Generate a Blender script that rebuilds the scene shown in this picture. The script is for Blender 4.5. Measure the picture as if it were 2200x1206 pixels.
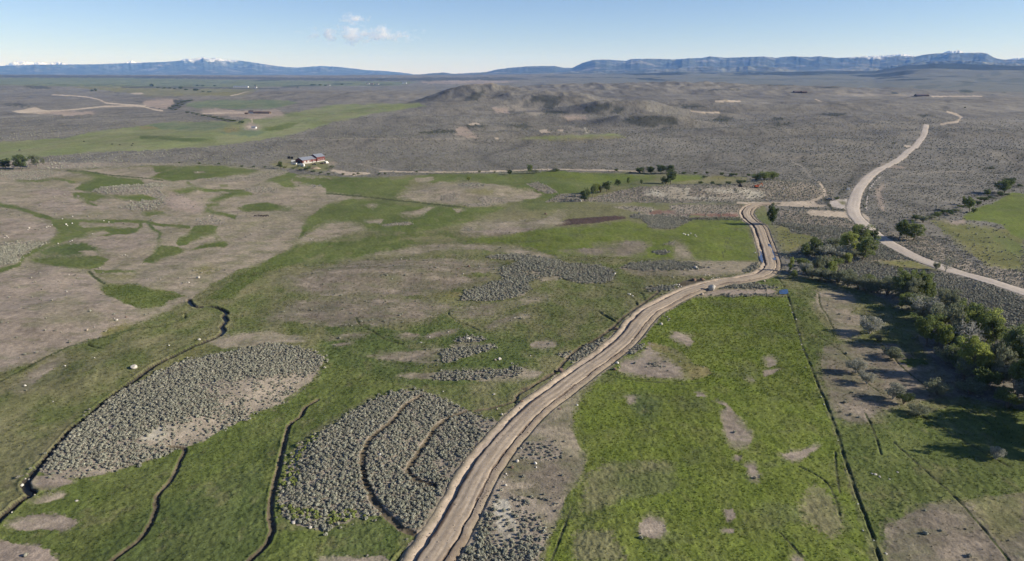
import bpy, bmesh, math, random
import numpy as np
from mathutils import Vector, Matrix

for o in list(bpy.data.objects):
    bpy.data.objects.remove(o, do_unlink=True)
SC = bpy.context.scene
COL = SC.collection
R = math.radians
rng = np.random.default_rng(7)
random.seed(7)

# ------------------------------------------------------------------ camera, sky, sun, exposure
H = 110.0                      # height of the drone over the meadow
PITCH = R(16.8)
FPX = 1467.0                   # focal length in pixels of the 2200 px wide photograph
cam_data = bpy.data.cameras.new('camera')
cam_data.sensor_width = 36.0
cam_data.lens = 36.0 * FPX / 2200.0
cam_data.clip_start = 1.0
cam_data.clip_end = 250000.0
cam = bpy.data.objects.new('camera', cam_data)
cam.location = (0, 0, H)
cam.rotation_euler = (math.pi / 2 - PITCH, 0, 0)
COL.objects.link(cam)
SC.camera = cam

SUN_EL, SUN_AZ = R(24), R(-7)          # azimuth measured from +X, towards +Y
world = bpy.data.worlds.new('World')
SC.world = world
world.use_nodes = True
wn = world.node_tree.nodes
sky = wn.new('ShaderNodeTexSky')
sky.sky_type = 'NISHITA'
sky.sun_disc = False
sky.sun_elevation = SUN_EL
sky.sun_rotation = R(97)
sky.altitude = 2200
sky.air_density = 1.0
sky.dust_density = 0.0
sky.ozone_density = 3.0
bg = wn['Background']
bg.inputs['Strength'].default_value = 0.068
wb = wn.new('ShaderNodeVectorMath')          # white balance of the daylight
wb.operation = 'MULTIPLY'
wb.inputs[1].default_value = (1.0, .955, 1.07)
world.node_tree.links.new(sky.outputs[0], wb.inputs[0])
world.node_tree.links.new(wb.outputs[0], bg.inputs['Color'])

sun_d = bpy.data.lights.new('sun', 'SUN')
sun_d.energy = 4.6
sun_d.angle = R(0.5)
sun_d.color = (1.0, 0.93, 0.82)
sun = bpy.data.objects.new('sun', sun_d)
sd = Vector((math.cos(SUN_EL) * math.cos(SUN_AZ), math.cos(SUN_EL) * math.sin(SUN_AZ), math.sin(SUN_EL)))
sun.rotation_euler = sd.to_track_quat('Z', 'Y').to_euler()
sun.location = (0, 0, 2000)
COL.objects.link(sun)

SC.view_settings.view_transform = 'Standard'
SC.view_settings.look = 'None'
SC.view_settings.gamma = 1
SC.view_settings.exposure = 0.80
SC.render.engine = 'CYCLES'
SC.cycles.max_bounces = 6
SC.cycles.diffuse_bounces = 2
SC.cycles.volume_bounces = 4
SC.cycles.use_denoising = True
SC.cycles.denoising_prefilter = 'ACCURATE'
SC.cycles.transparent_max_bounces = 8

# ------------------------------------------------------------------ small helpers
def tag(o, label=None, cat=None, group=None, kind=None):
    if label: o['label'] = label
    if cat: o['category'] = cat
    if group: o['group'] = group
    if kind: o['kind'] = kind
    return o

def hash2(ix, iy, s):
    h = (ix.astype(np.int64) * 374761393 + iy.astype(np.int64) * 668265263 + s * 974634777) & 0xFFFFFFFF
    h = ((h ^ (h >> 13)) * 1274126177) & 0xFFFFFFFF
    h = (h ^ (h >> 16)) & 0xFFFFFF
    return h.astype(np.float64) / float(0xFFFFFF)

def vnoise(x, y, s=0):
    """gradient noise, about -1..1"""
    x = np.asarray(x, float); y = np.asarray(y, float)
    ix = np.floor(x); iy = np.floor(y)
    fx = x - ix; fy = y - iy
    ux = fx * fx * fx * (fx * (fx * 6 - 15) + 10); uy = fy * fy * fy * (fy * (fy * 6 - 15) + 10)
    def g(i, j):
        a = hash2(ix + i, iy + j, s) * 2 * math.pi
        return np.cos(a) * (fx - i) + np.sin(a) * (fy - j)
    a = g(0, 0); b = g(1, 0); c = g(0, 1); d = g(1, 1)
    return (a + (b - a) * ux + (c - a) * uy + (a - b - c + d) * ux * uy) * 1.5

def fbm(x, y, s=0, octv=3, rough=0.5):
    t = 0; a = 1.0; n = 0
    for k in range(octv):
        t = t + a * vnoise(x * 2 ** k + 13.7 * k, y * 2 ** k - 7.3 * k, s + k)
        n += a; a *= rough
    return t / n

def ridged(x, y, s=0, octv=4):
    t = 0; a = 1.0; n = 0
    for k in range(octv):
        t = t + a * (1 - np.abs(vnoise(x * 2 ** k + 3.1 * k, y * 2 ** k + 9.2 * k, s + k)) * 1.6)
        n += a; a *= 0.5
    return t / n

def sstep(a, b, x):
    t = np.clip((x - a) / (b - a), 0, 1)
    return t * t * (3 - 2 * t)

# ------------------------------------------------------------------ camera projection: image pixels <-> ground
CP, SP = math.cos(PITCH), math.sin(PITCH)
def to_pixels(x, y, z):  # world point -> image pixel, projected through this camera
    zc = y * CP + (H - z) * SP
    yc = y * SP - (H - z) * CP
    ok = zc > 5
    zc = np.where(ok, zc, 5)
    return np.where(ok, 1100 + FPX * x / zc, -9e3), np.where(ok, 603 - FPX * yc / zc, 9e3)

def flat(u, v):
    """photo measurement -> point on the level meadow"""
    dx = (u - 1100) / FPX; dy = (603 - v) / FPX
    wy = CP + dy * SP; wz = -SP + dy * CP
    t = -H / min(wz, -1e-4)
    return dx * t, wy * t

TILES = dict(A=(0, 80, .34091), B=(700, 80, .34091), C=(1450, 80, .34091), D=(0, 440, .34091), E=(700, 440, .34091),
             F=(1450, 440, .34091), G=(0, 800, .34091), H=(700, 800, .34091), I=(1450, 800, .34091),
             R=(1180, 340, .13636), Q=(1440, 360, .13636), S=(1700, 380, .090909), T=(1900, 360, .13636),
             L=(0, 160, .15909), K=(300, 160, .15909), M=(900, 180, .27273), W=(1180, 560, .25), X=(0, 0, 1.0),
             Z=(570, 310, .13636))
def pts(tile, s):
    x0, y0, k = TILES[tile]
    v = [float(a) for a in s.replace(',', ' ').split()]
    return np.array([(x0 + v[i] * k, y0 + v[i + 1] * k) for i in range(0, len(v), 2)])

# ------------------------------------------------------------------ relief
HILLS = [  # u, v of foot, height, half width across, half width along, turn(deg)
    (1120, 229, 48, 330, 280, 12), (1010, 226, 30, 190, 150, 0), (925, 238, 16, 240, 180, -10), (1290, 248, 30, 190, 120, -20), (1200, 262, 16, 150, 90, 15), (1110, 256, 14, 120, 70, 0), (1060, 276, 10, 170, 60, 8), (1345, 268, 15, 130, 60, -12),
    (1230, 236, 18, 160, 160, 20), (1410, 272, 20, 120, 60, -8), (960, 262, 9, 200, 80, 0), (1490, 250, 12, 160, 70, 0), (1600, 285, 9, 150, 70, 10), (1740, 275, 9, 170, 60, -8), (1860, 260, 12, 220, 80, 0), (1560, 240, 16, 260, 90, 6), (1700, 305, 6, 130, 50, 0), (2110, 290, 9, 180, 80, 0), (1450, 232, 16, 260, 110, -6), (780, 262, 7, 150, 60, 0), (1240, 300, 7, 130, 40, 0), (2060, 330, 5, 120, 50, 0), (1640, 335, 4, 110, 40, 0), (1050, 296, 8, 130, 60, 10), (880, 306, 9, 200, 60, 5), (1180, 292, 6, 120, 60, 0),
    (1330, 252, 12, 130, 120, 0), (1560, 262, 6, 160, 120, 0), (1700, 232, 16, 400, 250, 0), (1900, 236, 14, 300, 200, 10),
    (60, 196, 34, 900, 700, 0), (620, 208, 22, 700, 500, 0), (820, 214, 16, 400, 300, 0), (1600, 205, 38, 1500, 700, 0),
    (2100, 225, 20, 500, 400, 0), (1985, 272, 10, 160, 130, 0), (1500, 222, 14, 500, 300, 0), (1350, 204, 26, 900, 600, 0),
    (1470, 414, 6.0, 95, 26, 0), (1640, 402, 5.0, 60, 28, 0), (1150, 402, 3.5, 55, 28, 0), (1000, 412, 3.5, 50, 26, 0),
    (400, 880, 2.6, 40, 18, 55), (760, 960, 1.8, 22, 18, 20), (1180, 575, 2.5, 28, 14, 0), (850, 590, 3.0, 60, 16, 0),
    (230, 800, 1.5, 20, 14, 30), (120, 680, 2.5, 45, 30, 0), (1450, 780, 1.0, 16, 12, 0), (300, 410, 3, 50, 26, 0),
]
_h = []
for (u, v, hh, a, b, t) in HILLS:
    cx, cy = flat(u, v)
    _h.append((cx, cy, hh, a, b, R(t)))

RU = [-2500, 0, 700, 950, 1100, 1300, 1450, 1750, 1880, 1945, 2000, 2110, 2220, 3400]
RH = [100, 100, 88, 92, 105, 118, 135, 140, 150, 235, 255, 232, 215, 200]
def hbase(x, y):
    x = np.asarray(x, float); y = np.asarray(y, float)
    d = np.hypot(x, y)
    z = 0.7 * vnoise(x / 55, y / 55, 1) + 0.35 * vnoise(x / 17, y / 17, 2)
    lat = x / np.maximum(y, 1.0)
    front = y > 0
    leftflat = 1 - 0.85 * sstep(-0.12, -0.30, lat) * (1 - sstep(2300, 3600, d))
    z = z + sstep(550, 2200, d) * leftflat * (9.0 * fbm(x / 420, y / 300, 3, 5, 0.58) + 13 * sstep(2000, 5000, d) * fbm(x / 1500, y / 1200, 9, 4, 0.55))
    for cx, cy, hh, a, b, t in _h:
        m = (np.abs(x - cx) < 3.2 * max(a, b)) & (np.abs(y - cy) < 3.2 * max(a, b))
        if not m.any(): continue
        dx = x[m] - cx; dy = y[m] - cy
        p = (dx * math.cos(t) + dy * math.sin(t)) / a; q = (-dx * math.sin(t) + dy * math.cos(t)) / b
        g = np.exp(-(p * p + q * q) ** 1.5)
        if hh > 7: g = g * (0.74 + 0.42 * ridged(x[m] / 240, y[m] / 240, 21, 4)) 
        z[m] += hh * g
    u = 1100 + FPX * lat / CP
    rr = np.interp(u, RU, RH)
    ramp = sstep(4200, 12500, d) * rr * front
    rg = ridged(x / 2600, y / 2600, 33, 5)
    z = z + ramp * (0.80 + 0.34 * (rg - 0.5) * (1 - sstep(11500, 12500, d)) + 0.2 * sstep(9000, 12500, d))
    return z

# ------------------------------------------------------------------ strokes with depth: creek, ditches, trenches (width m, depth m)
def world_line(p, step=1.0):
    """photo polyline -> smooth line on the ground"""
    q = np.array([gp(u, v) for u, v in p])[:, :2]
    return resample(q, step)

def resample(q, step):
    out = [q[0]]
    P4 = np.vstack([2 * q[0] - q[1], q, 2 * q[-1] - q[-2]])
    for i in range(1, len(P4) - 2):
        a, b, c, d = P4[i - 1], P4[i], P4[i + 1], P4[i + 2]
        n = max(2, int(np.linalg.norm(c - b) / step))
        for k in range(1, n + 1):
            t = k / n
            out.append(0.5 * ((2 * b) + (-a + c) * t + (2 * a - 5 * b + 4 * c - d) * t * t + (-a + 3 * b - 3 * c + d) * t ** 3))
    return np.array(out)

_ts = np.geomspace(120, 24000, 900)
def gp(u, v):
    """photo measurement -> first ground point along that sight line"""
    dx = (u - 1100) / FPX; dy = (603 - v) / FPX
    dv = np.array([dx, CP + dy * SP, -SP + dy * CP])
    X = dv[0] * _ts; Y = dv[1] * _ts; Zr = H + dv[2] * _ts
    hz = hbase(X, Y)
    below = np.where(Zr < hz)[0]
    if len(below) == 0:
        return X[-1], Y[-1], hz[-1]
    i = max(below[0], 1)
    a, b = _ts[i - 1], _ts[i]
    for _ in range(16):
        m = (a + b) / 2
        if H + dv[2] * m < hbase(np.array([dv[0] * m]), np.array([dv[1] * m]))[0]: b = m
        else: a = m
    t = (a + b) / 2
    x, y = dv[0] * t, dv[1] * t
    return x, y, float(hbase(np.array([x]), np.array([y]))[0])

def line_dist(x, y, q, maxd):
    """signed side distance to a polyline for points near it; inf elsewhere"""
    D = np.full(x.shape, np.inf)
    m = (x > q[:, 0].min() - maxd) & (x < q[:, 0].max() + maxd) & (y > q[:, 1].min() - maxd) & (y < q[:, 1].max() + maxd)
    idx = np.where(m)[0]
    if len(idx) == 0: return D
    # bucket by segments
    best = np.full(len(idx), np.inf); sg = np.ones(len(idx))
    xx, yy = x[idx], y[idx]
    for i in range(len(q) - 1):
        a = q[i]; b = q[i + 1]
        mm = (xx > min(a[0], b[0]) - maxd) & (xx < max(a[0], b[0]) + maxd) & (yy > min(a[1], b[1]) - maxd) & (yy < max(a[1], b[1]) + maxd)
        k = np.where(mm)[0]
        if len(k) == 0: continue
        e = b - a; L = max(e @ e, 1e-9)
        px = xx[k] - a[0]; py = yy[k] - a[1]
        t = np.clip((px * e[0] + py * e[1]) / L, 0, 1)
        dd = np.hypot(px - t * e[0], py - t * e[1])
        s = np.sign(px * e[1] - py * e[0])          # + on the right of travel
        bt = dd < best[k]
        kk = k[bt]
        best[kk] = dd[bt]; sg[kk] = np.where(s[bt] == 0, 1, s[bt])
    best[best > maxd] = np.inf
    D[idx] = best * sg
    return D

CREEK = np.vstack([pts('X', '-60 1190'), pts('G', '0 920 60 870 140 800 205 765 165 728 165 690 230 610 300 530 380 440 460 350 560 270 650 190 760 110 860 40'),
                   pts('D', '960 1020 1080 960 1200 900 1300 860 1380 825 1410 790 1395 770 1425 730 1410 700 1430 680 1370 650 1320 640 1240 645 1200 620 1190 600')])
TRENCH1 = np.vstack([pts('X', '190 1260'), pts('G', '700 1190 860 1070 940 970 980 860 990 780 1060 700 1110 620 1140 540 1165 490 1140 475 1060 470')])
TRENCH2 = np.vstack([pts('X', '500 1260'), pts('G', '1570 1190 1680 1080 1715 980 1700 870 1730 700 1760 580 1790 450 1825 330 1890 280 1930 215 2000 175')])
TRAIL1 = pts('H', '600 150 500 210 440 290 370 350 290 410 240 500 235 620 280 760 350 870 430 940 480 990 550 1015')
TRAIL2 = pts('H', '900 245 800 280 700 340 640 430 570 530 520 620 570 680 690 715')
FOLD = np.vstack([pts('X', '-40 1010'), pts('G', '0 640 100 520 220 400 340 290'), pts('G', '400 250')])
BOUND = np.vstack([pts('F', '640 440 690 520 720 600 750 700 775 790 800 880 840 980 880 1080 920 1180'), pts('I', '930 140 990 290 1040 440 1075 560 1125 700 1175 850 1235 1000 1285 1160'), pts('X', '1905 1260')])
CUT = [  # polyline, half width, depth, wall sharpness, soil kind
    ('creek', CREEK, 1.25, .95, 'MUD'), ('t1', TRENCH1, .8, .5, 'TURNED'), ('t2', TRENCH2, .9, .55, 'TURNED'),
    ('tr1', TRAIL1, 1.1, .35, 'TURNED'), ('tr2', TRAIL2, 1.0, .3, 'TURNED'), ('bd', BOUND, .55, .34, 'DITCH'),
    ('e1', pts('E', '1500 470 1640 500 1800 520 1900 540 1985 555 2010 600'), .9, .5, 'DITCH'),
    ('e2', pts('E', '2100 545 2000 620 1900 690 1820 760 1700 850 1600 900 1510 980 1440 1060 1320 1130 1240 1160'), .9, .4, 'TURNED'),
    ('e3', pts('E', '1715 665 1745 690 1790 715 1830 740'), .9, .5, 'DITCH'), ('e3b', pts('E', '1740 665 1790 695 1840 725'), .5, .3, 'DITCH'),
    ('e4', pts('E', '780 660 775 690 820 725 900 760 980 800'), .6, .35, 'DITCH'), ('e5', pts('E', '190 710 220 760 300 800 380 850 500 880'), .6, .3, 'DITCH'),
    ('e6', pts('E', '1950 605 1965 635'), .7, .4, 'DITCH'),
    ('h1', pts('H', '1410 10 1300 90 1210 140 1190 180 1060 220 940 245'), .8, .35, 'TURNED'), ('h2', pts('H', '1190 180 1200 230'), .6, .3, 'DITCH'),
    ('d1', pts('D', '0 1115 100 1060 210 1000 300 955 430 895 560 860 740 810 890 775 1000 765 1100 740 1180 710'), .7, .3, 'DITCH'),
    ('f1', pts('F', '905 560 920 640 960 700 1000 780'), .42, .20, 'DITCH'), ('f2', pts('F', '900 830 1000 890 1100 970 1150 1050 1220 1130 1310 1190'), .42, .20, 'DITCH'),
    ('f3', pts('F', '1300 880 1370 950 1440 1030 1580 1140'), .42, .20, 'DITCH'), ('i1', pts('I', '1560 275 1700 360 1850 450 1990 530 2120 600'), .42, .20, 'DITCH'),
    ('i2', pts('I', '1380 440 1500 550 1600 640 1700 725 1830 855 1990 1040 2110 1190'), .42, .20, 'DITCH'), ('i3', pts('I', '1780 200 1900 265 2000 330'), .42, .20, 'DITCH'),
    ('i4', pts('I', '1200 260 1240 340 1270 420 1300 520'), .42, .20, 'DITCH'), ('i5', pts('I', '780 590 880 640 960 700 1010 790 1040 900'), .42, .20, 'DITCH'),
    ('i6', pts('I', '660 1010 720 1070 800 1160'), .42, .20, 'DITCH'), ('i7', pts('I', '1010 500 1015 600 1040 760'), .42, .20, 'DITCH'),
    ('w1', pts('W', '470 965 620 1010 800 1035 1000 1050 1180 1060 1330 1045'), .42, .20, 'DITCH'), ('h3', pts('H', '1550 850 1500 980 1450 1110 1420 1190'), .42, .20, 'DITCH'),
    ('d2', pts('D', '560 420 610 470 660 500'), .8, .4, 'DITCH'), ('d3', pts('D', '550 880 620 905'), .7, .6, 'DITCH'), ('d4', pts('D', '1165 685 1165 715'), .6, .6, 'DITCH'),
    ('h4', pts('H', '440 1190 500 1120 560 1050 600 1010'), .9, .7, 'DITCH'), ('f4', pts('F', '870 0 800 -80'), .1, .01, 'DITCH'),
]
NEWROAD = np.vstack([pts('X', '1660 437'), pts('Q', '1420 580 1330 592 1240 640 1195 715 1225 785 1290 850'), pts('F', '530 140 560 220 588 300 600 345 606 385 575 425 500 455 400 475'),
                     pts('W', '1500 180 1300 230 1100 310 950 390 850 450 770 530 720 600 660 670 560 760 430 860 300 950 100 1100'),
                     pts('X', '1140 885 1092 936 1037.5 1004.5 1001.7 1072.7 964 1141 923 1206 872 1290 815 1400')])
COUNTY = pts('X', '2420 700 2300 661 2200 628 2100 597 2020 573 1950 545 1890 510 1852 480 1834 456 1836 430 1850 400 1880 370 1920 350 1955 322 1978 300 1986 284 1990 268')
# ------------------------------------------------------------------ what covers the ground
# kind: colour A, colour B (albedo), streak threshold, sage per m2, grass tufts per m2, lumpiness
KINDS = {
 'PLAIN': ((.152, .143, .122), (.176, .162, .134), 0.0, .22, 0, .06),
 'SAGE':  ((.215, .185, .145), (.260, .220, .175), 0.0, 2.1, 0, .05),
 'SPARSE':((.235, .200, .155), (.270, .230, .180), 0.0, .75, 0, .05),
 'MEADOW':((.104, .120, .042), (.150, .146, .072), .25, 0, .28, .12),
 'GREEN': ((.088, .112, .030), (.110, .130, .040), .10, 0, .40, .12),
 'LUSH':  ((.108, .138, .025), (.126, .150, .034), .20, 0, .55, .10),
 'DGREEN':((.074, .098, .030), (.092, .114, .038), .10, 0, .30, .12),
 'OLIVE': ((.150, .150, .068), (.185, .170, .090), .00, 0, .10, .08),
 'GOLD':  ((.190, .165, .075), (.150, .150, .055), .10, .02, .15, .08),
 'TAN':   ((.275, .232, .172), (.215, .190, .130), .35, .004, .02, .05),
 'BARE':  ((.245, .202, .160), (.280, .232, .182), .00, .01, 0, .04),
 'THIN':  ((.188, .158, .120), (.155, .140, .094), .00, .01, .10, .06),
 'PINK':  ((.310, .250, .200), (.270, .220, .175), .00, .02, 0, .04),
 'PALE':  ((.420, .350, .270), (.370, .305, .230), .00, 0, 0, .02),
 'WHITE': ((.400, .370, .300), (.250, .220, .170), .00, .25, 0, .06),
 'GRAVEL':((.440, .390, .345), (.400, .350, .305), .00, 0, 0, .02),
 'HAY':   ((.160, .182, .075), (.185, .190, .095), .00, 0, 0, .03),
 'FARGRN':((.120, .150, .080), (.150, .165, .095), .00, 0, 0, .02),
 'TRACK': ((.200, .180, .146), (.225, .200, .160), .00, .04, 0, .02),
 'MUD':   ((.028, .026, .022), (.045, .038, .030), .00, 0, 0, .03),  # creek bed mud, with the shade between the banks painted in
 'TURNED':((.080, .066, .045), (.115, .095, .064), .00, 0, 0, .06),
 'DITCH': ((.060, .070, .028), (.075, .080, .036), .00, 0, .2, .05),
 'SOIL':  ((.050, .034, .029), (.070, .048, .040), .00, 0, 0, .18),
 'RED':   ((.200, .115, .085), (.165, .105, .080), .00, .05, 0, .06),
 'MARSH': ((.165, .155, .060), (.120, .125, .045), .05, .06, .25, .10),
 'BRUSH': ((.058, .060, .050), (.080, .078, .062), .00, .25, 0, .05),  # dark brush; on the butte slopes it also carries painted shade
 'FOREST':((.022, .032, .026), (.040, .050, .038), .00, 0, 0, .02),
}
KN = list(KINDS); KI = {k: i for i, k in enumerate(KN)}

COVER = []   # (kind, polygon in image pixels, warp, dither)
def area(kind, tile, s, warp=3.0, dither=0.0):
    COVER.append((kind, pts(tile, s) if isinstance(s, str) else s, warp, dither))
def stroke(kind, tile, s, w, warp=1.0, dither=0.0, w2=None):
    p = pts(tile, s) if isinstance(s, str) else s
    n = len(p); w2 = w if w2 is None else w2
    t = np.gradient(p, axis=0); t /= np.maximum(np.linalg.norm(t, axis=1)[:, None], 1e-6)
    nn = np.stack([-t[:, 1], t[:, 0]], 1); ww = np.linspace(w, w2, n)[:, None] / 2
    COVER.append((kind, np.vstack([p + nn * ww, (p - nn * ww)[::-1]]), warp, dither))

# --- far country (left)
area('FARGRN', 'X', '-400 172 200 166 500 172 900 176 860 184 420 188 150 186 -400 176', 2)
area('OLIVE', 'X', '150 187 420 189 560 192 520 205 330 206 240 196', 3)
area('FARGRN', 'K', '620 390 900 350 1400 345 2000 350 2150 390 1800 460 1200 465 800 460 620 430', 3)
area('HAY', 'X', '-400 345 -200 322 0 305 140 297 195 284 300 271 360 262 500 262 560 250 640 240 720 225 900 222 915 228 800 245 720 262 620 292 500 310 380 320 200 328 100 336 0 346 -400 372', 4)
area('FARGRN', 'K', '120 690 300 655 1050 645 1250 690 1180 740 700 760 300 745', 3)
area('GOLD', 'K', '0 700 180 700 260 735 0 745', 2)
area('GREEN', 'K', '1650 720 1900 680 2180 640 2100 690 1900 760 1700 760', 3, 1)
area('FARGRN', 'K', '1050 790 1500 700 1700 780 1500 850', 3, 2)
area('GOLD', 'K', '1050 750 1300 690 1430 740 1200 790', 3, 2)
area('PINK', 'K', '1400 690 1480 650 1600 680 1640 720 1560 760 1430 740', 3, 1)
area('PALE', 'K', '1440 700 1600 710 1560 745 1460 730', 2, 1)
stroke('DGREEN', 'K', '0 850 300 860 700 890 1000 890', 8, 1, 1)
stroke('PALE', 'K', '1530 650 1510 610 1530 590 1600 570', 3)
area('PINK', 'K', '820 470 1400 490 1900 480 1950 560 1600 610 1200 560 850 530', 4, 1)
stroke('PALE', 'K', '850 530 1150 522 1430 522 1800 530', 2.2)
area('PINK', 'K', '60 350 450 330 560 360 420 440 300 470 60 420', 3, 2)
area('PALE', 'L', '140 498 320 470 480 440 560 470 700 490 900 488 600 535 350 530', 2, 0)
area('PINK', 'L', '500 530 800 500 1330 510 1250 540 900 560', 3, 1)
stroke('PALE', 'L', '700 495 1000 478 1300 445 1500 432 1800 425 1950 440 2100 480 2200 492', 3.2)
stroke('PALE', 'L', '690 275 950 285 1200 310 1330 340 1430 385 1650 405 1980 425', 2.4)
area('PALE', 'L', '1750 262 1850 245 1960 258 1900 275', 2, 1)
stroke('PALE', 'K', '1220 290 1320 272 1400 245 1480 235', 1.6)
area('BRUSH', 'L', '300 150 600 160 760 200 500 195 380 180', 3, 3)
area('BRUSH', 'L', '0 385 300 400 480 430 300 445 100 420', 3, 4)
area('BRUSH', 'K', '440 345 740 350 640 385 560 420 500 470 400 485 380 455 480 400', 2, 2)
area('BRUSH', 'X', '260 186 420 187 600 190 600 192 420 190 260 189', 1, 2)
area('PINK', 'X', '900 176 1020 172 1120 176 1040 181 920 180', 2, 2)
area('BRUSH', 'X', '-400 160 300 163 700 168 1100 166 1150 172 800 174 300 168 -400 166', 3, 3)
# --- the buttes in the middle
for p_, w_ in (('420 75 520 55 490 90 460 130 330 140', 3), ('880 95 1030 90 1120 110 1110 150 1060 190 980 200 1000 150 880 140', 4), ('980 205 1160 215 1160 245 990 240', 3),
           ('1290 195 1380 160 1500 155 1560 170 1480 200 1400 225 1300 225', 4), ('1500 230 1560 180 1620 190 1560 240', 4), ('1560 285 1700 255 1900 245 2030 270 2040 320 1850 340 1700 330', 5),
           ('1880 355 1960 335 2020 340 1900 372', 2), ('650 320 800 320 950 340 800 355', 4), ('0 375 300 365 320 385 0 395', 4), ('360 330 440 320 560 345 400 350', 3)):
    area('BRUSH', 'M', p_, w_, 2.0)  # slopes turned from the sun: shade painted in along with dark brush
area('TRACK', 'M', '580 185 650 170 720 185 690 215 600 215', 3, 2)
area('PINK', 'M', '570 190 690 195 720 235 600 230', 3, 2)
area('TRACK', 'M', '720 180 850 115 800 190 990 210 980 245 870 245 740 205', 4, 3)
area('PINK', 'M', '1120 250 1290 245 1350 280 1180 290', 4, 2)
area('PALE', 'M', '945 365 1000 362 1040 385 960 388', 2, 1)
area('PALE', 'M', '1090 360 1130 362 1140 378 1100 375', 2, 1)
area('TRACK', 'M', '1210 345 1380 365 1390 382 1210 375', 3, 1)
area('WHITE', 'M', '1300 345 1330 350 1335 395 1310 390', 2, 1)
area('HAY', 'M', '760 440 900 415 1200 405 1420 400 1530 390 1620 405 1400 425 1100 435', 2, .6)
area('PALE', 'M', '595 428 630 425 630 438 600 438', 1.5)
area('PINK', 'M', '300 340 380 350 480 430 380 430 290 400', 4, 3)
area('PALE', 'M', '380 320 440 310 500 320 400 328', 2, 1)
stroke('TRACK', 'X', '650 302 760 298 900 300 1000 298', 2.5, 2, 1)
area('OLIVE', 'X', '1130 300 1180 300 1330 292 1350 296 1200 303', 2, 2)
# --- right far plain
stroke('PALE', 'T', '-20000 -9000 -20001 -9000', .1)
area('PALE', 'X', '2000 206 2110 206 2110 208 2000 209', 1, .5)
area('TRACK', 'X', '1800 200 2000 204 2000 208 1800 206', 1, .5)
area('PALE', 'X', '1535 216 1590 216 1590 219 1537 219', 1, .3)
area('PALE', 'X', '1480 239 1545 241 1545 244 1490 242', 1, .3)
stroke('PALE', 'X', '2020 268 2035 265 2058 262 2065 252 2055 246 2034 240', 4.5, .6)
stroke('PALE', 'X', '1750 213 1765 219', 2)
area('BRUSH', 'C', '1520 490 1600 480 1650 490 1560 505', 2, 1)
for s_ in ('30 420 170 430 200 445 60 445', '610 500 690 510 680 525 620 520', '220 520 320 495 370 510 300 540', '930 480 1100 475 1060 495 960 500', '1800 0 1801 0 1801 1 1800 1', '600 545 760 540 700 560 620 558', '840 805 940 812 900 820 850 815', '1940 820 2030 818 2020 832 1950 832'):
    area('BRUSH', 'C', s_, 3, 3)
stroke('TRACK', 'C', '740 790 760 760 800 750 900 742 1040 735', 3, 1, .8)
stroke('TRACK', 'C', '740 790 800 815 840 860 860 880', 3.5, 1, .4)
stroke('TRACK', 'C', '1360 885 1500 865 1650 850 1900 845', 2.5, 1, .8)
stroke('TRACK', 'T', '0 260 300 255 700 270 1100 265 1500 300', 2.5, 1, .8)
stroke('PINK', 'C', '1320 930 1285 960 1275 1000 1300 1050 1315 1095', 6, 2)
area('PINK', 'C', '1300 790 1380 805 1470 820 1400 830 1300 825', 2, .5)
area('PALE', 'C', '1440 680 1500 685 1510 697 1445 692', 2, .3)
stroke('TRACK', 'X', '770 352 800 360 830 367', 3, 1)
stroke('PALE', 'X', '815 368 900 370 1000 370 1100 367 1180 364 1300 366 1380 369', 2.6, .8)
area('PALE', 'Z', '1020 420 1060 400 1150 410 1300 440 1640 450 1640 470 1400 490 1250 485 1100 450', 2, .3)
area('OLIVE', 'Z', '80 300 300 260 420 240 900 230 1050 260 1080 300 1050 390 850 430 600 390 250 380 100 340', 4, 2)
area('PINK', 'Z', '980 260 1100 290 1180 300 1060 330 980 310', 3, .8)
# --- timber on the far benches
V_ = lambda s: np.array([(1900 + a * .13636, 90 + b * .13636) for a, b in zip(*[iter([float(q) for q in s.split()])] * 2)])
for s_ in ('480 720 520 690 700 685 880 675 900 700 700 745', '880 720 1200 685 1230 640 1380 640 1420 680 1200 705 1000 728', '1420 600 1500 580 1800 620 1900 590 2100 570 2700 600 2700 640 1900 645 1500 632',
           '1160 770 1250 740 1380 760 1420 790 1300 808 1180 792', '1440 520 1560 490 1560 560 1460 550', '1660 470 1800 455 1850 520 1700 545', '250 545 400 560 700 570 640 590 400 580', '700 630 900 620 860 640 720 645',
           '60 470 350 370 700 395 1000 425 1300 430 1500 385 1900 385 2100 450 2200 520 3000 560 3000 250 300 250', '100 800 220 805 200 822 120 818', '1650 825 1740 820 1720 838', '1820 800 1920 785 1900 810'):
    area('FOREST', 'X', V_(s_), 2.5, 1.2)
stroke('FOREST', 'C', '0 228 300 221 640 217 780 221 900 236 1200 232 1380 215', 5, 2, 1)
stroke('FOREST', 'C', '130 262 330 258 520 268 900 262 1200 270', 3, 3, 2)
for s_ in ('200 330 420 328 400 334 220 336', '560 300 760 296 740 304 600 306', '860 318 1040 312 1020 322 900 324', '1500 320 1660 300 1640 322 1540 330', '1000 285 1160 280 1140 292 1020 292'):
    area('BRUSH', 'C', s_, 3, 2)
# --- the meadow
area('MEADOW', 'X', '-700 380 -300 366 0 364 150 363 280 358 330 353 430 352 560 362 650 376 760 380 900 377 1000 373 1100 372 1250 371 1400 372 1480 377 1500 392 1420 400 1370 402 1290 425 1250 434 1400 436 1640 438 1660 480 1668 530 1680 600 1700 590 1760 600 1860 625 1930 660 1990 760 2060 850 2200 880 2700 960 3500 1700 -2500 1700', 3)
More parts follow.
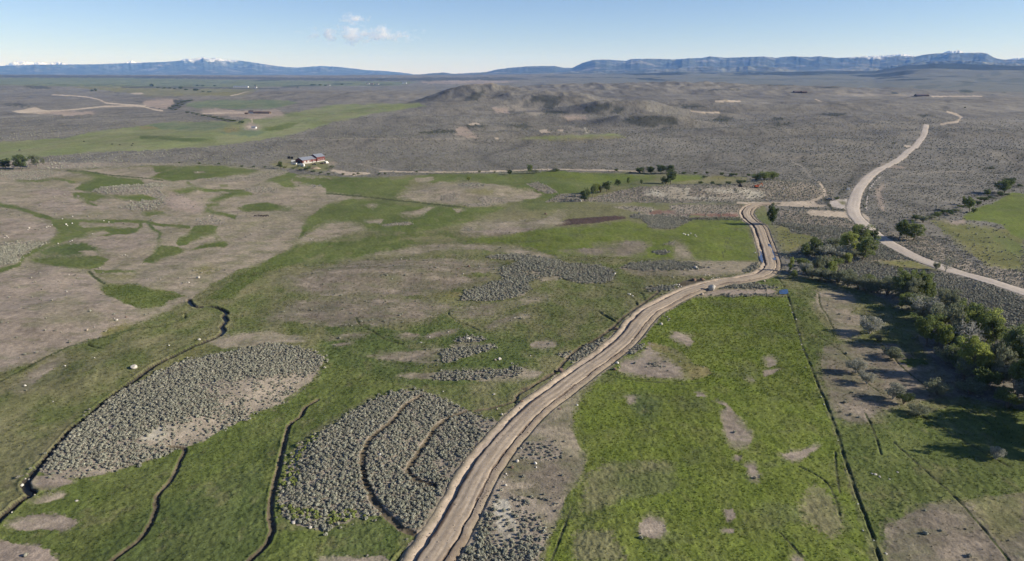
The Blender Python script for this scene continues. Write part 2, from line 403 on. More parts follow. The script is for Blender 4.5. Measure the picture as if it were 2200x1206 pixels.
# tan pasture left
area('TAN', 'X', '-900 368 0 368 150 366 300 360 420 360 560 372 680 380 760 384 880 400 800 420 700 450 660 470 640 512 618 545 600 543 580 560 500 585 450 615 415 640 370 668 320 700 250 716 150 744 70 780 0 800 -300 930 -900 1100', 5)
area('SAGE', 'X', '-500 362 -100 360 40 362 150 363 280 358 180 350 60 346 -500 350', 4)
area('SPARSE', 'A', '0 840 200 830 400 850 300 880 280 900 100 905 0 880', 4, 1)
area('SPARSE', 'A', '380 790 1100 795 1700 830 1760 850 1300 815 900 810 400 830', 3, 1)
area('GREEN', 'A', '960 815 1080 808 1130 815 1040 850 980 850', 3)
area('GREEN', 'A', '1160 808 1400 812 1640 835 1560 860 1450 880 1240 900 1060 905 930 885 1000 860', 3)
area('TAN', 'A', '1220 848 1290 845 1290 855 1230 858', 2)
area('GREEN', 'A', '400 840 600 850 750 880 900 900 910 925 800 935 640 955 580 975 470 960 520 920 590 880', 4)
stroke('DITCH', 'A', '420 840 560 848 700 870 930 890 1030 905', 2)
area('OLIVE', 'A', '330 880 470 885 600 870 560 920 450 920', 3, 2)
stroke('GREEN', 'A', '100 905 250 910 330 890 470 915', 5, 3, 1)
area('SAGE', 'A', '570 975 650 945 800 930 920 930 1000 915 1040 940 1010 975 1050 1000 1030 1030 960 1000 850 990 700 995', 3)
area('GREEN', 'A', '460 975 570 980 700 998 900 992 1000 1015 950 1030 800 1030 700 1005 600 1030 560 1040 620 1060 600 1070 530 1045 460 1010', 3)
area('SAGE', 'A', '750 1075 830 1050 900 1025 1000 1030 1040 1050 1020 1080 900 1095 780 1090', 3)
area('GREEN', 'A', '1080 968 1180 950 1260 955 1200 985 1130 992', 3)
stroke('GREEN', 'A', '1180 915 1215 950 1300 965 1540 970', 6, 3)
area('GREEN', 'A', '1300 1030 1400 990 1500 970 1590 972 1600 995 1480 1005 1400 1030 1340 1040', 3)
area('GREEN', 'A', '1490 1080 1560 1050 1680 1042 1760 1060 1780 1090 1700 1098 1540 1100', 3)
area('DGREEN', 'A', '1740 1050 1840 1080 1830 1095 1760 1090', 3, 2)
stroke('GREEN', 'A', '1380 1050 1300 1070 1290 1090 1350 1105 1420 1120 1490 1138', 9, 3)
area('GREEN', 'A', '900 1100 1030 1095 1030 1120 900 1130', 3)
area('GREEN', 'A', '1660 900 1750 870 1830 855 1880 860 1830 900 1870 950 1800 945 1740 920', 3, 1)
area('OLIVE', 'A', '1380 930 1440 925 1440 945 1380 945', 3, 1)
area('SPARSE', 'A', '1540 955 1640 945 1750 955 1760 980 1600 985', 3, .5)
area('SPARSE', 'A', '1240 895 1500 885 1700 850 1830 850 1780 870 1640 905 1400 915', 3, .5)
area('SPARSE', 'A', '1950 910 2100 890 2140 900 2060 940 1960 950', 3, .5)
area('BARE', 'A', '180 955 360 960 460 975 440 1000 250 1005 180 985', 5, 3)
area('BARE', 'A', '200 1040 500 1010 540 1060 740 1070 500 1100 240 1090', 5, 3)
area('PINK', 'A', '1040 1000 1100 980 1200 1020 1280 1080 1250 1110 1100 1090 1040 1050', 6, 3)
area('SPARSE', 'A', '0 0 1 0 1 1', 0)
stroke('GREEN', 'D', '-200 -20 0 0 80 12 160 35 230 62 330 90', 8, 3)
stroke('GREEN', 'D', '320 100 640 105 800 103 900 108 1000 125 1100 135 1200 140', 7, 3)
area('GREEN', 'D', '320 90 480 95 520 140 700 140 860 150 880 120 900 110 900 135 850 180 700 195 500 210 420 225 350 250 300 240 330 200 360 160 330 130', 3)
area('TAN', 'D', '560 180 650 165 700 180 600 200 540 205', 2)
stroke('DGREEN', 'D', '930 115 960 150 1010 180 1000 240 990 270', 7, 3)
area('GREEN', 'D', '990 270 1010 250 1080 260 1150 280 1160 300 1020 345 960 370 890 365 950 320', 3)
area('GREEN', 'D', '1110 240 1130 210 1180 190 1220 135 1300 125 1380 140 1350 180 1300 200 1200 240 1130 265', 3)
area('GREEN', 'D', '1190 290 1260 260 1340 230 1420 235 1440 250 1420 270 1320 265 1240 285', 3)
stroke('GREEN', 'D', '1330 175 1370 210 1390 240', 5, 3)
area('SAGE', 'D', '-300 240 0 240 200 230 320 240 290 265 180 310 130 360 60 375 0 385 -300 400', 3)
stroke('GREEN', 'D', '-100 440 0 415 120 380 150 330 200 300 280 265 340 240', 9, 3)
area('GREEN', 'D', '170 335 400 325 620 320 690 345 650 380 580 410 400 395 200 365', 3)
area('DGREEN', 'D', '230 290 400 240 560 245 680 300 640 310 420 330 230 320', 4, 3)
area('TAN', 'D', '500 290 600 290 620 320 540 320', 3, 1)
stroke('GREEN', 'D', '560 420 600 460 670 505', 7, 2)
area('GREEN', 'D', '590 410 840 415 860 425 700 430 600 430', 3, 1)
area('GREEN', 'D', '640 505 850 500 980 535 1090 545 1170 575 1060 610 1030 640 900 660 760 610 690 580 640 540', 4)
area('OLIVE', 'D', '600 440 860 440 840 465 700 470 620 455', 3, 2)
area('BARE', 'D', '540 220 800 195 900 170 980 200 960 260 800 300 700 300 560 250', 5, 2)
area('BARE', 'D', '0 440 300 400 540 430 620 560 900 680 800 760 500 850 200 960 0 1030 -600 1300 -600 520', 8, 4)
area('TAN', 'D', '200 640 500 560 560 640 700 720 600 760 300 760', 8, 5)
area('GOLD', 'D', '640 800 760 750 900 770 740 830 640 830', 4, 2)
area('GOLD', 'D', '1180 420 1300 380 1400 400 1300 440', 4, 3)
area('SPARSE', 'D', '1240 90 1330 75 1420 110 1380 125 1260 125', 3, 1)
area('BARE', 'D', '0 80 250 100 340 160 320 220 0 215', 5, 3)
# valley along the creek
area('MEADOW', 'X', '415 645 450 620 520 590 640 560 700 620 600 700 500 720 400 700 330 720 200 800 100 880 0 950 -200 1060 -200 930 0 850 200 735', 4, 2)
area('OLIVE', 'X', '-200 960 0 870 90 800 150 780 90 860 0 930', 5, 3)
area('OLIVE', 'D', '0 1150 300 960 430 930 400 980 200 1100 0 1200', 5, 3)
area('TAN', 'D', '80 1170 200 1050 420 930 380 1000 260 1090 140 1180', 4, 2)
area('OLIVE', 'D', '850 870 950 830 1100 790 1080 830 960 880 900 910', 4, 3)
area('OLIVE', 'G', '0 700 200 560 400 330 520 210 460 320 300 500 160 640 40 740', 4, 3)
area('GOLD', 'D', '960 1050 1200 920 1320 880 1200 960 1060 1020', 3, 2)
area('TAN', 'D', '1300 860 1500 815 1700 800 1900 830 1940 860 1800 875 1600 890 1400 905', 4)
area('OLIVE', 'D', '1450 540 1700 440 1900 380 1960 420 1700 530 1500 600', 5, 4)
# green field between
area('GREEN', 'X', '640 512 660 470 700 440 760 425 850 440 900 445 1090 445 1000 480 890 500 790 492 700 505 600 545 520 590 430 648 500 640 560 590 700 545 800 525 700 520', 4, 1)
area('GREEN', 'X', '560 372 600 380 760 384 830 382 880 400 800 420 680 400', 5, 4)
area('GREEN', 'B', '0 940 100 880 330 890 430 900 560 880 480 960 440 1000 300 1010 0 985', 4)
area('GREEN', 'B', '560 880 700 860 1100 870 1400 845 1700 860 2060 870 2130 880 2000 910 1700 950 1600 980 1420 1010 1200 1040 1300 1010 1370 990 1200 950 1000 920 760 910 650 915', 4)
area('LUSH', 'B', '1300 855 1450 845 1700 870 2100 880 1700 920 1500 900', 4, 2)
area('TAN', 'B', '450 1015 560 950 700 915 850 910 1100 930 1250 960 1370 990 1320 1015 1200 1040 1000 1060 700 1050', 4)
area('TAN', 'B', '560 890 680 880 680 905 580 920', 3)
area('TAN', 'B', '0 990 130 985 100 1020 0 1040', 3)
area('OLIVE', 'B', '900 960 1060 960 1060 985 920 990', 3, 2)
area('SAGE', 'B', '820 930 870 920 980 925 1010 940 940 952 860 950', 2)
area('SPARSE', 'B', '720 1010 800 980 850 990 820 1030 730 1035', 3)
area('SAGE', 'B', '1260 925 1340 915 1420 950 1460 975 1400 985 1330 960', 3)
area('SPARSE', 'B', '960 1010 1120 1010 1140 1045 980 1045', 3, 1)
area('SPARSE', 'B', '870 1050 1000 1045 1080 1060 900 1070', 2)
stroke('DITCH', 'B', '0 985 130 995 300 1012 450 1030 700 1055 880 1075', 3, 1)
area('TAN', 'B', '240 1060 330 1050 300 1078', 2); area('TAN', 'B', '470 1105 560 1095 640 1075 690 1070 600 1120 520 1135', 2)
area('TAN', 'B', '230 1160 370 1145 350 1170 280 1175', 2); area('TAN', 'B', '800 1080 880 1085 830 1110', 2)
area('SPARSE', 'B', '350 1180 540 1165 540 1180 380 1192', 2)
area('TAN', 'X', '645 512 700 480 760 478 790 492 700 515 640 525', 3, 1)
area('SAGE', 'X', '1240 434 1275 424 1320 412 1370 402 1480 396 1600 398 1640 388 1700 385 1790 410 1790 425 1700 430 1600 428 1480 434', 3)
area('SAGE', 'B', '1380 1040 1480 990 1600 985 1640 1040', 2)
area('WHITE', 'R', '1480 530 1600 480 1750 460 2200 470 2200 640 1900 630 1700 600 1560 590', 2.5, 2)
area('WHITE', 'Q', '0 440 300 460 900 470 1250 420 1400 350 1500 400 1480 470 1400 500 1000 505 400 500 0 480', 2.5, 1.5)
area('WHITE', 'Q', '500 340 900 330 1300 330 1450 400 1300 430 700 400', 2.5, 3)
stroke('WHITE', 'R', '1600 560 1750 600 1900 630 2200 630', 2.5, 1)
area('GOLD', 'Q', '520 160 700 130 1200 150 1250 175 1000 190 540 200', 2, .5)
area('OLIVE', 'Q', '100 200 700 190 1200 190 1300 210 1200 250 700 270 100 270', 2, 1)
area('LUSH', 'Q', '0 110 480 120 560 150 480 200 200 215 0 220', 2)
area('SPARSE', 'Q', '0 590 560 590 480 680 0 690', 2, .5)
area('TURNED', 'Q', '600 590 1200 590 1100 690 880 690 460 690', 2, 1)
area('PINK', 'Q', '1240 590 1420 590 1420 640 1280 680 1200 760 1050 740 1100 670', 2, .5)
area('RED', 'X', '1385 455 1500 452 1600 453 1605 466 1500 462 1390 462', 2, .6)
area('SPARSE', 'X', '1540 458 1600 460 1600 468 1500 468', 2, 1)
area('SAGE', 'R', '1300 900 1500 860 1700 830 2200 890 2200 1100 2100 1110 1800 1110 1600 1090 1500 1000 1430 950 1250 930', 2.5)
area('SAGE', 'Q', '-100 800 300 810 420 850 380 900 250 950 0 950', 2.5)
area('SPARSE', 'R', '1000 760 1600 770 1700 850 1500 860 1300 830 1100 790', 2, .5)
area('SOIL', 'R', '80 1060 200 990 300 960 700 930 1050 905 1190 915 1200 955 1000 985 700 1030 400 1050 100 1075', 1.5)
area('TAN', 'R', '0 870 200 820 300 880 200 960 0 980', 3, 2)
area('TAN', 'X', '1000 480 1080 470 1180 468 1220 480 1140 492 1040 498 990 500', 3, .6)
area('SPARSE', 'E', '850 165 880 148 930 150 900 175', 2)
area('BARE', 'E', '860 175 1180 140 1340 150 1100 195 900 198', 3, .6)
area('OLIVE', 'E', '900 70 1400 30 1500 60 1300 90 1100 100', 4, 3)
area('RED', 'Q', '-350 700 -200 672 0 680 300 690 600 680 860 690 1060 700 1160 745 1180 775 900 770 500 768 300 745 0 735 -300 740', 2, .8)
stroke('PINK', 'Q', '-100 712 200 712 500 705 900 715 1100 735', 2.2, 1.5, .6)
stroke('SOIL', 'Q', '300 800 700 785 1150 782', 1.6, 1, .4)
# inside the parcel
area('DGREEN', 'E', '0 700 200 690 300 760 440 800 700 720 760 700 900 780 1100 850 1250 800 1290 900 1600 860 1250 1000 900 1130 600 1150 0 1100', 8, 5)
area('MEADOW', 'E', '1400 780 1600 740 1700 760 1650 830 1450 860 1380 810', 6, 3)
area('DGREEN', 'E', '1060 800 1150 780 1190 830 1080 835', 3, 2)
area('GREEN', 'E', '0 250 300 210 600 180 820 200 860 240 700 240 420 280 200 330 0 380', 5, 3)
area('LUSH', 'E', '870 210 1100 200 1400 150 1700 130 1900 100 2010 120 2060 160 2200 160 2200 330 1900 340 1600 330 1400 310 1300 270 1100 240 900 240', 4, 1)
area('OLIVE', 'E', '430 215 700 190 830 215 830 240 600 230', 4, 2)
area('TAN', 'E', '560 265 720 245 1000 255 1200 270 1330 300 1480 330 1300 345 1100 290 850 275 700 285 600 310 300 320 200 330', 4, 1)
area('THIN', 'E', '1450 290 1700 270 1900 225 2060 240 2000 300 1900 330 1650 320', 4, 1)
area('THIN', 'X', '600 600 760 560 900 556 1000 556 1090 566 1075 575 1060 600 1000 615 930 632 800 640 700 636 620 622', 5, 2)
area('THIN', 'X', '560 690 640 648 700 640 850 640 930 650 990 660 900 690 800 700 700 700 620 690', 6, 3)
area('GOLD', 'E', '700 560 830 545 870 560 840 600 700 600', 4, 3)
area('MEADOW', 'E', '840 440 1060 425 1080 450 900 465', 4, 2)
area('SAGE', 'E', '1005 335 1060 318 1200 308 1330 325 1420 345 1520 370 1700 378 1800 405 1820 440 1800 485 1700 495 1600 490 1480 460 1380 470 1300 470 1270 500 1290 525 1240 570 1100 600 980 605 850 605 850 590 900 540 1050 490 1130 470 1090 435 1110 400 1200 370 1220 350 1100 345', 2.5)
area('TAN', 'E', '1250 425 1330 420 1340 440 1260 445', 2, .5)
area('TAN', 'E', '1340 470 1380 450 1470 450 1490 470 1400 478 1360 490', 2, .5)
area('THIN', 'E', '800 660 950 640 1200 610 1300 570 1430 560 1380 600 1260 630 1080 660 1050 700 900 720 830 715', 3, .6)
area('THIN', 'E', '990 780 1060 730 1200 690 1290 680 1290 710 1150 740 1060 780', 3, .5)
area('THIN', 'E', '430 830 500 805 590 815 590 840 510 855', 2.5); area('THIN', 'E', '610 830 700 800 850 780 820 805 700 835 630 845', 2.5)
area('THIN', 'E', '0 830 160 815 300 805 200 840 0 860', 3, 1); area('THIN', 'E', '30 880 170 862 180 880 80 895', 2.5)
area('THIN', 'E', '240 950 420 930 600 915 740 900 720 950 730 1000 600 1000 400 985', 4, 1)
area('SAGE', 'E', '800 860 860 835 960 828 1010 845 960 865 860 870', 2)
area('TAN', 'E', '780 890 850 870 960 870 970 885 800 905', 2)
area('SAGE', 'E', '735 1000 730 920 800 905 930 890 1040 878 1070 890 1030 915 900 950 790 990', 2)
area('TAN', 'E', '1285 880 1320 860 1420 855 1460 880 1430 905 1330 910 1290 895', 2)
area('SPARSE', 'E', '1330 880 1430 870 1450 885 1380 898', 2)
area('TAN', 'E', '440 1085 560 1065 760 1050 1200 1030 1380 1050 1330 1090 1100 1110 700 1105', 3, .6)
area('SAGE', 'E', '690 1080 740 1055 900 1050 1100 1045 1230 1020 1270 1040 1200 1075 1000 1095 720 1105', 2)
area('SAGE', 'E', '1475 950 1500 935 1560 935 1640 895 1720 850 1800 850 1820 865 1740 900 1660 960 1600 985 1530 980', 2)
area('THIN', 'E', '1840 400 1900 380 2200 400 2200 450 1990 450 1900 420', 3)
area('SAGE', 'E', '1890 380 2000 362 2200 352 2200 405 2060 405 1960 415', 2)
area('SAGE', 'E', '2050 300 2120 280 2170 300 2120 318', 2); area('SPARSE', 'E', '2130 250 2200 225 2200 255', 2)
area('SAGE', 'E', '2010 530 2080 515 2200 510 2200 540 2040 545', 2)
area('TAN', 'F', '0 240 60 250 120 310 100 340 0 345', 3, .6)
area('TAN', 'F', '40 350 300 355 520 360 540 390 420 430 200 450 0 450 0 400', 3, .6)
area('SAGE', 'F', '0 360 120 365 180 400 130 408 0 408', 2); area('SAGE', 'F', '420 420 470 390 530 365 520 400 460 425', 2)
area('SPARSE', 'F', '40 190 130 185 140 210 50 205', 2)
area('LUSH', 'F', '100 95 250 92 400 92 430 100 470 200 510 280 520 345 300 355 140 350 100 300 60 240 0 215 0 150', 3)
area('SPARSE', 'F', '0 0 400 0 400 50 0 60', 2, 1)
stroke('DITCH', 'F', '350 195 325 260 300 345', 1.2, .3); stroke('DITCH', 'F', '335 195 310 260 298 320', 1, .3)
area('BRUSH', 'F', '0 90 100 85 430 88 520 95 520 100 300 95 0 98', 1, 1)
# by the road
area('SAGE', 'W', '640 60 700 20 850 10 1100 30 1330 60 1250 80 1000 80 780 88', 2)
area('TURNED', 'W', '1100 200 1200 160 1350 160 1320 195 1230 220 1120 250', 2, 1)
area('SAGE', 'W', '970 300 1040 270 1110 250 1130 265 1040 310 980 335', 2)
area('SAGE', 'W', '820 235 900 228 1060 225 1080 245 900 255 830 250', 1.5)
area('SPARSE', 'W', '930 520 950 490 1040 470 1040 520 960 560', 2)
area('SAGE', 'W', '1460 215 1550 200 1750 195 1950 225 1940 245 1700 240 1480 235', 2)
area('PINK', 'W', '1350 260 1500 240 1900 250 1960 265 1900 290 1400 300 1270 320', 2, 1)
area('SAGE', 'W', '1250 320 1500 295 1900 290 1980 300 1700 320 1400 325', 1.5)
area('GREEN', 'W', '1580 200 1900 120 1990 180 1960 230 1700 190', 2, 1)
area('LUSH', 'X', '1490 640 1560 636 1690 638 1715 700 1760 830 1800 960 1840 1100 1870 1206 1960 1500 1100 1500 1170 1206 1210 1060 1240 980 1230 880 1260 845 1300 800 1340 770 1400 700 1430 670', 5, 2)
area('BARE', 'W', '620 860 780 820 850 700 960 730 1080 770 1180 860 1350 930 1340 980 1200 1020 1000 1015 750 990 600 960', 5, 1)
area('GOLD', 'W', '800 720 940 710 1100 780 1200 870 1370 940 1380 990 1200 1020 1150 940 1000 850 880 770', 6, 3)
area('GOLD', 'W', '1140 850 1280 900 1380 960 1250 1020 1180 1000', 6, 4)
area('SPARSE', 'W', '850 890 960 870 1000 910 900 930', 3, 1)
area('SAGE', 'W', '680 800 740 740 800 710 790 760 700 810', 1.5)
area('BARE', 'W', '1020 650 1080 610 1180 640 1240 690 1210 740 1110 710', 3, .5)
area('BARE', 'W', '1840 830 1900 810 1950 850 1950 900 1880 920', 2.5, .5); area('BARE', 'W', '1830 950 1900 935 1990 932 1940 965 1850 1000', 2, .5)
area('BARE', 'W', '1680 1000 1720 1005 1770 1040 1740 1050', 2, .5)
area('BARE', 'I', '290 270 330 200 380 260 440 340 500 410 460 460 380 490 330 420 300 340', 2.5, .5); area('BARE', 'I', '250 170 330 200 320 215 260 190', 2)
area('BARE', 'I', '130 130 180 125 190 155 140 155', 3, 2); area('BARE', 'I', '440 570 500 565 530 640 520 710 480 680', 3, 1.5)
area('BARE', 'I', '310 870 370 860 390 920 330 950', 2.5, 1); area('BARE', 'I', '370 530 420 525 410 560 370 560', 2.5, 1); area('BARE', 'I', '290 985 370 985 370 1015 300 1010', 2.5, 1)
area('BARE', 'I', '660 510 780 500 900 450 920 460 820 540 760 575 700 545', 3, 1)
area('TAN', 'I', '740 1150 800 1150 820 1200 730 1200', 3, 2)
area('OLIVE', 'I', '780 850 860 700 960 740 1040 850 1060 1000 1000 1060 900 980 800 930', 5, 9)
area('DGREEN', 'H', '1900 150 1960 120 2120 180 2080 290 2000 310 1930 230', 4, 3)
area('BARE', 'H', '1890 150 1960 150 1940 200 1900 200', 3, 1)
area('MEADOW', 'H', '1650 640 1800 560 2200 560 2200 760 1900 800 1600 900', 6, 5)
area('MEADOW', 'H', '1560 1000 1800 1000 1900 1190 1560 1190', 6, 5)
area('BARE', 'H', '1990 940 2040 900 2120 920 2150 1000 2100 1050 2000 1040 1960 1000', 3, 1)
area('TAN', 'H', '1310 330 1400 270 1470 230 1590 130 1600 160 1560 260 1540 340 1580 430 1640 560 1620 620 1560 720 1500 800 1480 900 1420 1000 1370 1100 1330 1200 1200 1400 800 1400 850 1100 1000 800 1150 560', 3)
area('THIN', 'H', '1150 560 1250 470 1500 480 1620 580 1560 700 1490 790 1470 860 1300 800 1080 740', 5, 2)
area('SPARSE', 'H', '1200 480 1240 440 1400 430 1490 490 1460 560 1350 560 1240 540', 3, 1)
area('SPARSE', 'H', '1000 800 1100 760 1200 780 1330 790 1330 900 1400 1000 1360 1120 1320 1200 1250 1400 780 1400 830 1100 900 960', 3)
area('WHITE', 'H', '1050 800 1150 800 1180 900 1220 1000 1160 1090 1100 1070 1080 960 1060 880', 5, 3)
area('SAGE', 'H', '830 1100 900 980 1000 860 1060 880 1060 1000 1050 1110 1200 1120 1320 1060 1390 980 1360 1120 1320 1200 1200 1400 700 1400', 4, 2)
area('SPARSE', 'H', '1330 780 1440 800 1450 900 1410 950 1390 900 1400 830', 2)
# the two big sage patches and their surroundings
area('GREEN', 'X', '80 1050 300 1000 420 940 520 900 620 850 700 780 760 790 860 830 900 850 800 850 700 900 630 960 600 1050 600 1140 700 1140 800 1130 850 1160 880 1206 800 1400 -200 1400 0 1110', 4, 1)
area('DGREEN', 'X', '180 1206 300 1100 420 1050 560 1000 580 1100 560 1206 500 1400 100 1400', 8, 6)
area('SAGE', 'G', '90 660 250 620 300 540 400 430 500 310 600 220 760 110 900 50 960 20 1000 0 1120 -60 1300 -100 1500 -140 1700 -180 1900 -150 2050 -100 2000 0 1960 60 1850 130 1720 220 1580 250 1550 300 1400 360 1280 430 1170 470 1000 530 860 580 700 620 560 650 400 660 240 630', 3)
area('SPARSE', 'G', '850 430 950 380 1200 300 1400 280 1500 290 1380 360 1270 440 1160 470 900 480', 4, 3)
area('SPARSE', 'G', '1200 60 1700 20 1980 0 1850 130 1720 220 1580 250 1400 200', 5, 6)
area('WHITE', 'G', '880 400 1050 330 1250 330 1240 360 1100 380 1000 440 900 430', 4, 3)
area('PINK', 'G', '630 365 700 335 740 345 680 375', 3, 1)
area('SPARSE', 'G', '240 630 560 600 720 600 740 620 560 660 400 670', 3, 2)
area('BARE', 'G', '200 660 290 650 400 665 480 690 380 720 280 740 210 735', 2)
area('TAN', 'G', '2000 0 1960 60 1850 130 1720 220 1690 225 1800 150 1900 80 1980 -10', 2, .5)
area('TAN', 'G', '180 810 260 790 330 760 420 765 400 790 300 820 220 830', 3, .5)
area('BARE', 'G', '20 960 200 890 400 900 500 940 420 1000 100 990', 5, 4)
area('PINK', 'G', '0 1060 120 1080 260 1090 360 1170 350 1300 -100 1300 -100 1060', 6, 3)
area('SAGE', 'X', '600 1060 620 1000 640 960 690 930 750 890 800 860 850 842 900 838 960 862 1000 880 1040 900 1070 905 1050 935 1010 985 990 1030 960 1060 945 1100 915 1130 900 1160 870 1140 840 1110 780 1110 740 1125 700 1140 640 1130 608 1110', 3)
area('SPARSE', 'H', '700 560 820 520 880 600 840 680 740 660', 4, 3)
area('SPARSE', 'H', '940 290 1050 300 1100 330 1040 400 960 350', 3, 1)
area('SAGE', 'H', '150 1050 250 1010 400 985 440 1010 430 1045 360 1065 330 1110 220 1110 180 1080', 2)
area('DGREEN', 'H', '0 990 60 985 300 900 370 900 480 1000 400 1190 0 1190', 4, 2)
area('BARE', 'H', '-40 1170 350 1160 440 1200 440 1400 -40 1400', 4, 2)
area('TAN', 'H', '440 20 550 5 700 20 660 30 500 35', 3, .6)
# right of the parcel
area('TAN', 'F', '880 540 1000 530 1150 570 1100 690 1200 700 1150 830 1050 850 950 700 880 640', 6, 4)
area('GREEN', 'X', '1690 620 1730 650 1770 700 1800 760 1770 740 1775 800 1790 870 1850 905 1900 910 2060 870 2200 880 2500 920 2500 1300 2200 1290 2200 1060 2000 1080 1930 1130 1905 1200 1860 1110 1800 920', 4, 1)
area('THIN', 'F', '930 900 1060 880 1200 870 1400 880 1500 960 1600 1000 1800 1100 1900 1200 1750 1210 1480 1240 1300 1300 1180 1390 1010 1340 960 1200 920 1050', 4)
area('GREEN', 'F', '1400 980 1560 960 1600 1000 1480 1030', 4, 2)
area('MEADOW', 'F', '1260 680 1500 650 1560 800 1500 860 1300 860 1280 780', 5, 3)
area('THIN', 'I', '1320 970 1560 840 1700 820 1830 830 2000 790 2200 760 2700 900 2700 1500 1400 1500 1340 1190', 4)
area('OLIVE', 'I', '1830 800 2000 790 2200 770 2200 1000 2050 1080 1950 960', 6, 6)
area('SAGE', 'X', '1700 560 1760 560 1860 562 1960 580 2040 595 2120 612 2200 640 2500 735 2500 950 2250 850 2180 790 2080 720 2000 650 1930 610 1840 595 1760 575', 3)
area('SAGE', 'F', '660 30 1080 60 1130 120 1160 160 1050 190 900 200 760 180 660 120', 3)
area('MARSH', 'F', '610 130 700 140 740 180 900 200 880 240 680 320 660 260', 3, 1)
area('SAGE', 'F', '700 330 860 240 1050 190 1200 180 1280 240 1400 290 1600 360 1640 390 1400 370 1240 355 1200 365 900 360', 4, 1.5)
area('GOLD', 'F', '1240 350 1450 345 1700 400 1680 415 1500 405 1300 385', 3, .6)
area('BRUSH', 'F', '1240 360 1400 390 1600 410 1700 420 1690 428 1550 420 1380 405 1250 380', 2, .6)
area('BRUSH', 'F', '640 120 760 140 900 170 1000 190 900 190 740 160', 2, 1)
area('MARSH', 'F', '1600 90 1900 130 2200 170 2200 420 2000 400 1850 300 1700 180', 5, 3)
area('SPARSE', 'F', '1270 170 1600 200 1750 300 1900 380 2200 430 2200 540 1900 460 1720 390 1450 260', 4, 2)
area('GREEN', 'F', '2000 200 2100 210 2200 260 2200 330 2080 280', 5, 4)
area('LUSH', 'T', '1250 760 1500 620 1700 560 1900 460 2010 400 2200 400 2800 380 2800 1200 2250 1160 2000 1050 1850 900 1600 850 1250 830', 3)
area('GOLD', 'T', '680 840 900 870 1200 960 1500 1030 1300 1060 1000 950', 3, 1)
area('PINK', 'T', '950 850 1300 830 1250 900 1050 900', 3, 2)
# junction
area('PALE', 'S', '-1300 590 -1000 600 0 590 400 570 600 500 740 430 760 350 720 240 610 120 680 120 780 260 830 340 820 460 700 520 540 590 640 650 890 690 600 720 0 700 -1300 640', .8)
area('GRAVEL', 'S', '890 590 960 540 1360 530 1400 600 1380 790 1200 760 960 700', .8)
area('OLIVE', 'S', '1120 580 1200 565 1300 600 1280 660 1190 665', .8)
area('PALE', 'S', '370 830 450 780 1000 810 1360 830 1400 960 1280 970 800 950 420 900', 1, .4)
area('PALE', 'S', '1370 820 1600 830 1800 920 1850 990 1840 1080 1780 1150 1950 1400 1700 1300 1500 1100 1300 960', .8)
area('BRUSH', 'S', '780 500 940 560 900 640 980 760 940 780 860 660 760 600', 1, .5)
stroke('BRUSH', 'S', '0 735 400 745 900 770 1200 790 1360 800', 3, 1, .5)
stroke('BRUSH', 'S', '1480 20 1290 230 1150 420', 5, 1, .5)
stroke('BRUSH', 'S', '2040 30 1880 200 1790 400 1740 600 1720 760', 5, 1, .4)
stroke('GRAVEL', 'S', '2110 0 2000 90 1880 240 1830 400 1790 560 1760 680 1790 790', 2, .5)
stroke('PINK', 'S', '2150 200 2040 340 2080 460 2130 600 2150 760', 6, 1)

KA = np.array([KINDS[n][0] for n in KN]); KB = np.array([KINDS[n][1] for n in KN])
def in_poly(u, v, p):
    c = np.zeros(u.shape, bool)
    n = len(p)
    for i in range(n):
        x1, y1 = p[i]; x2, y2 = p[(i + 1) % n]
        if y1 == y2: continue
        m = (y1 > v) != (y2 > v)
        c ^= m & (u < (x2 - x1) * (v - y1) / (y2 - y1) + x1)
    return c

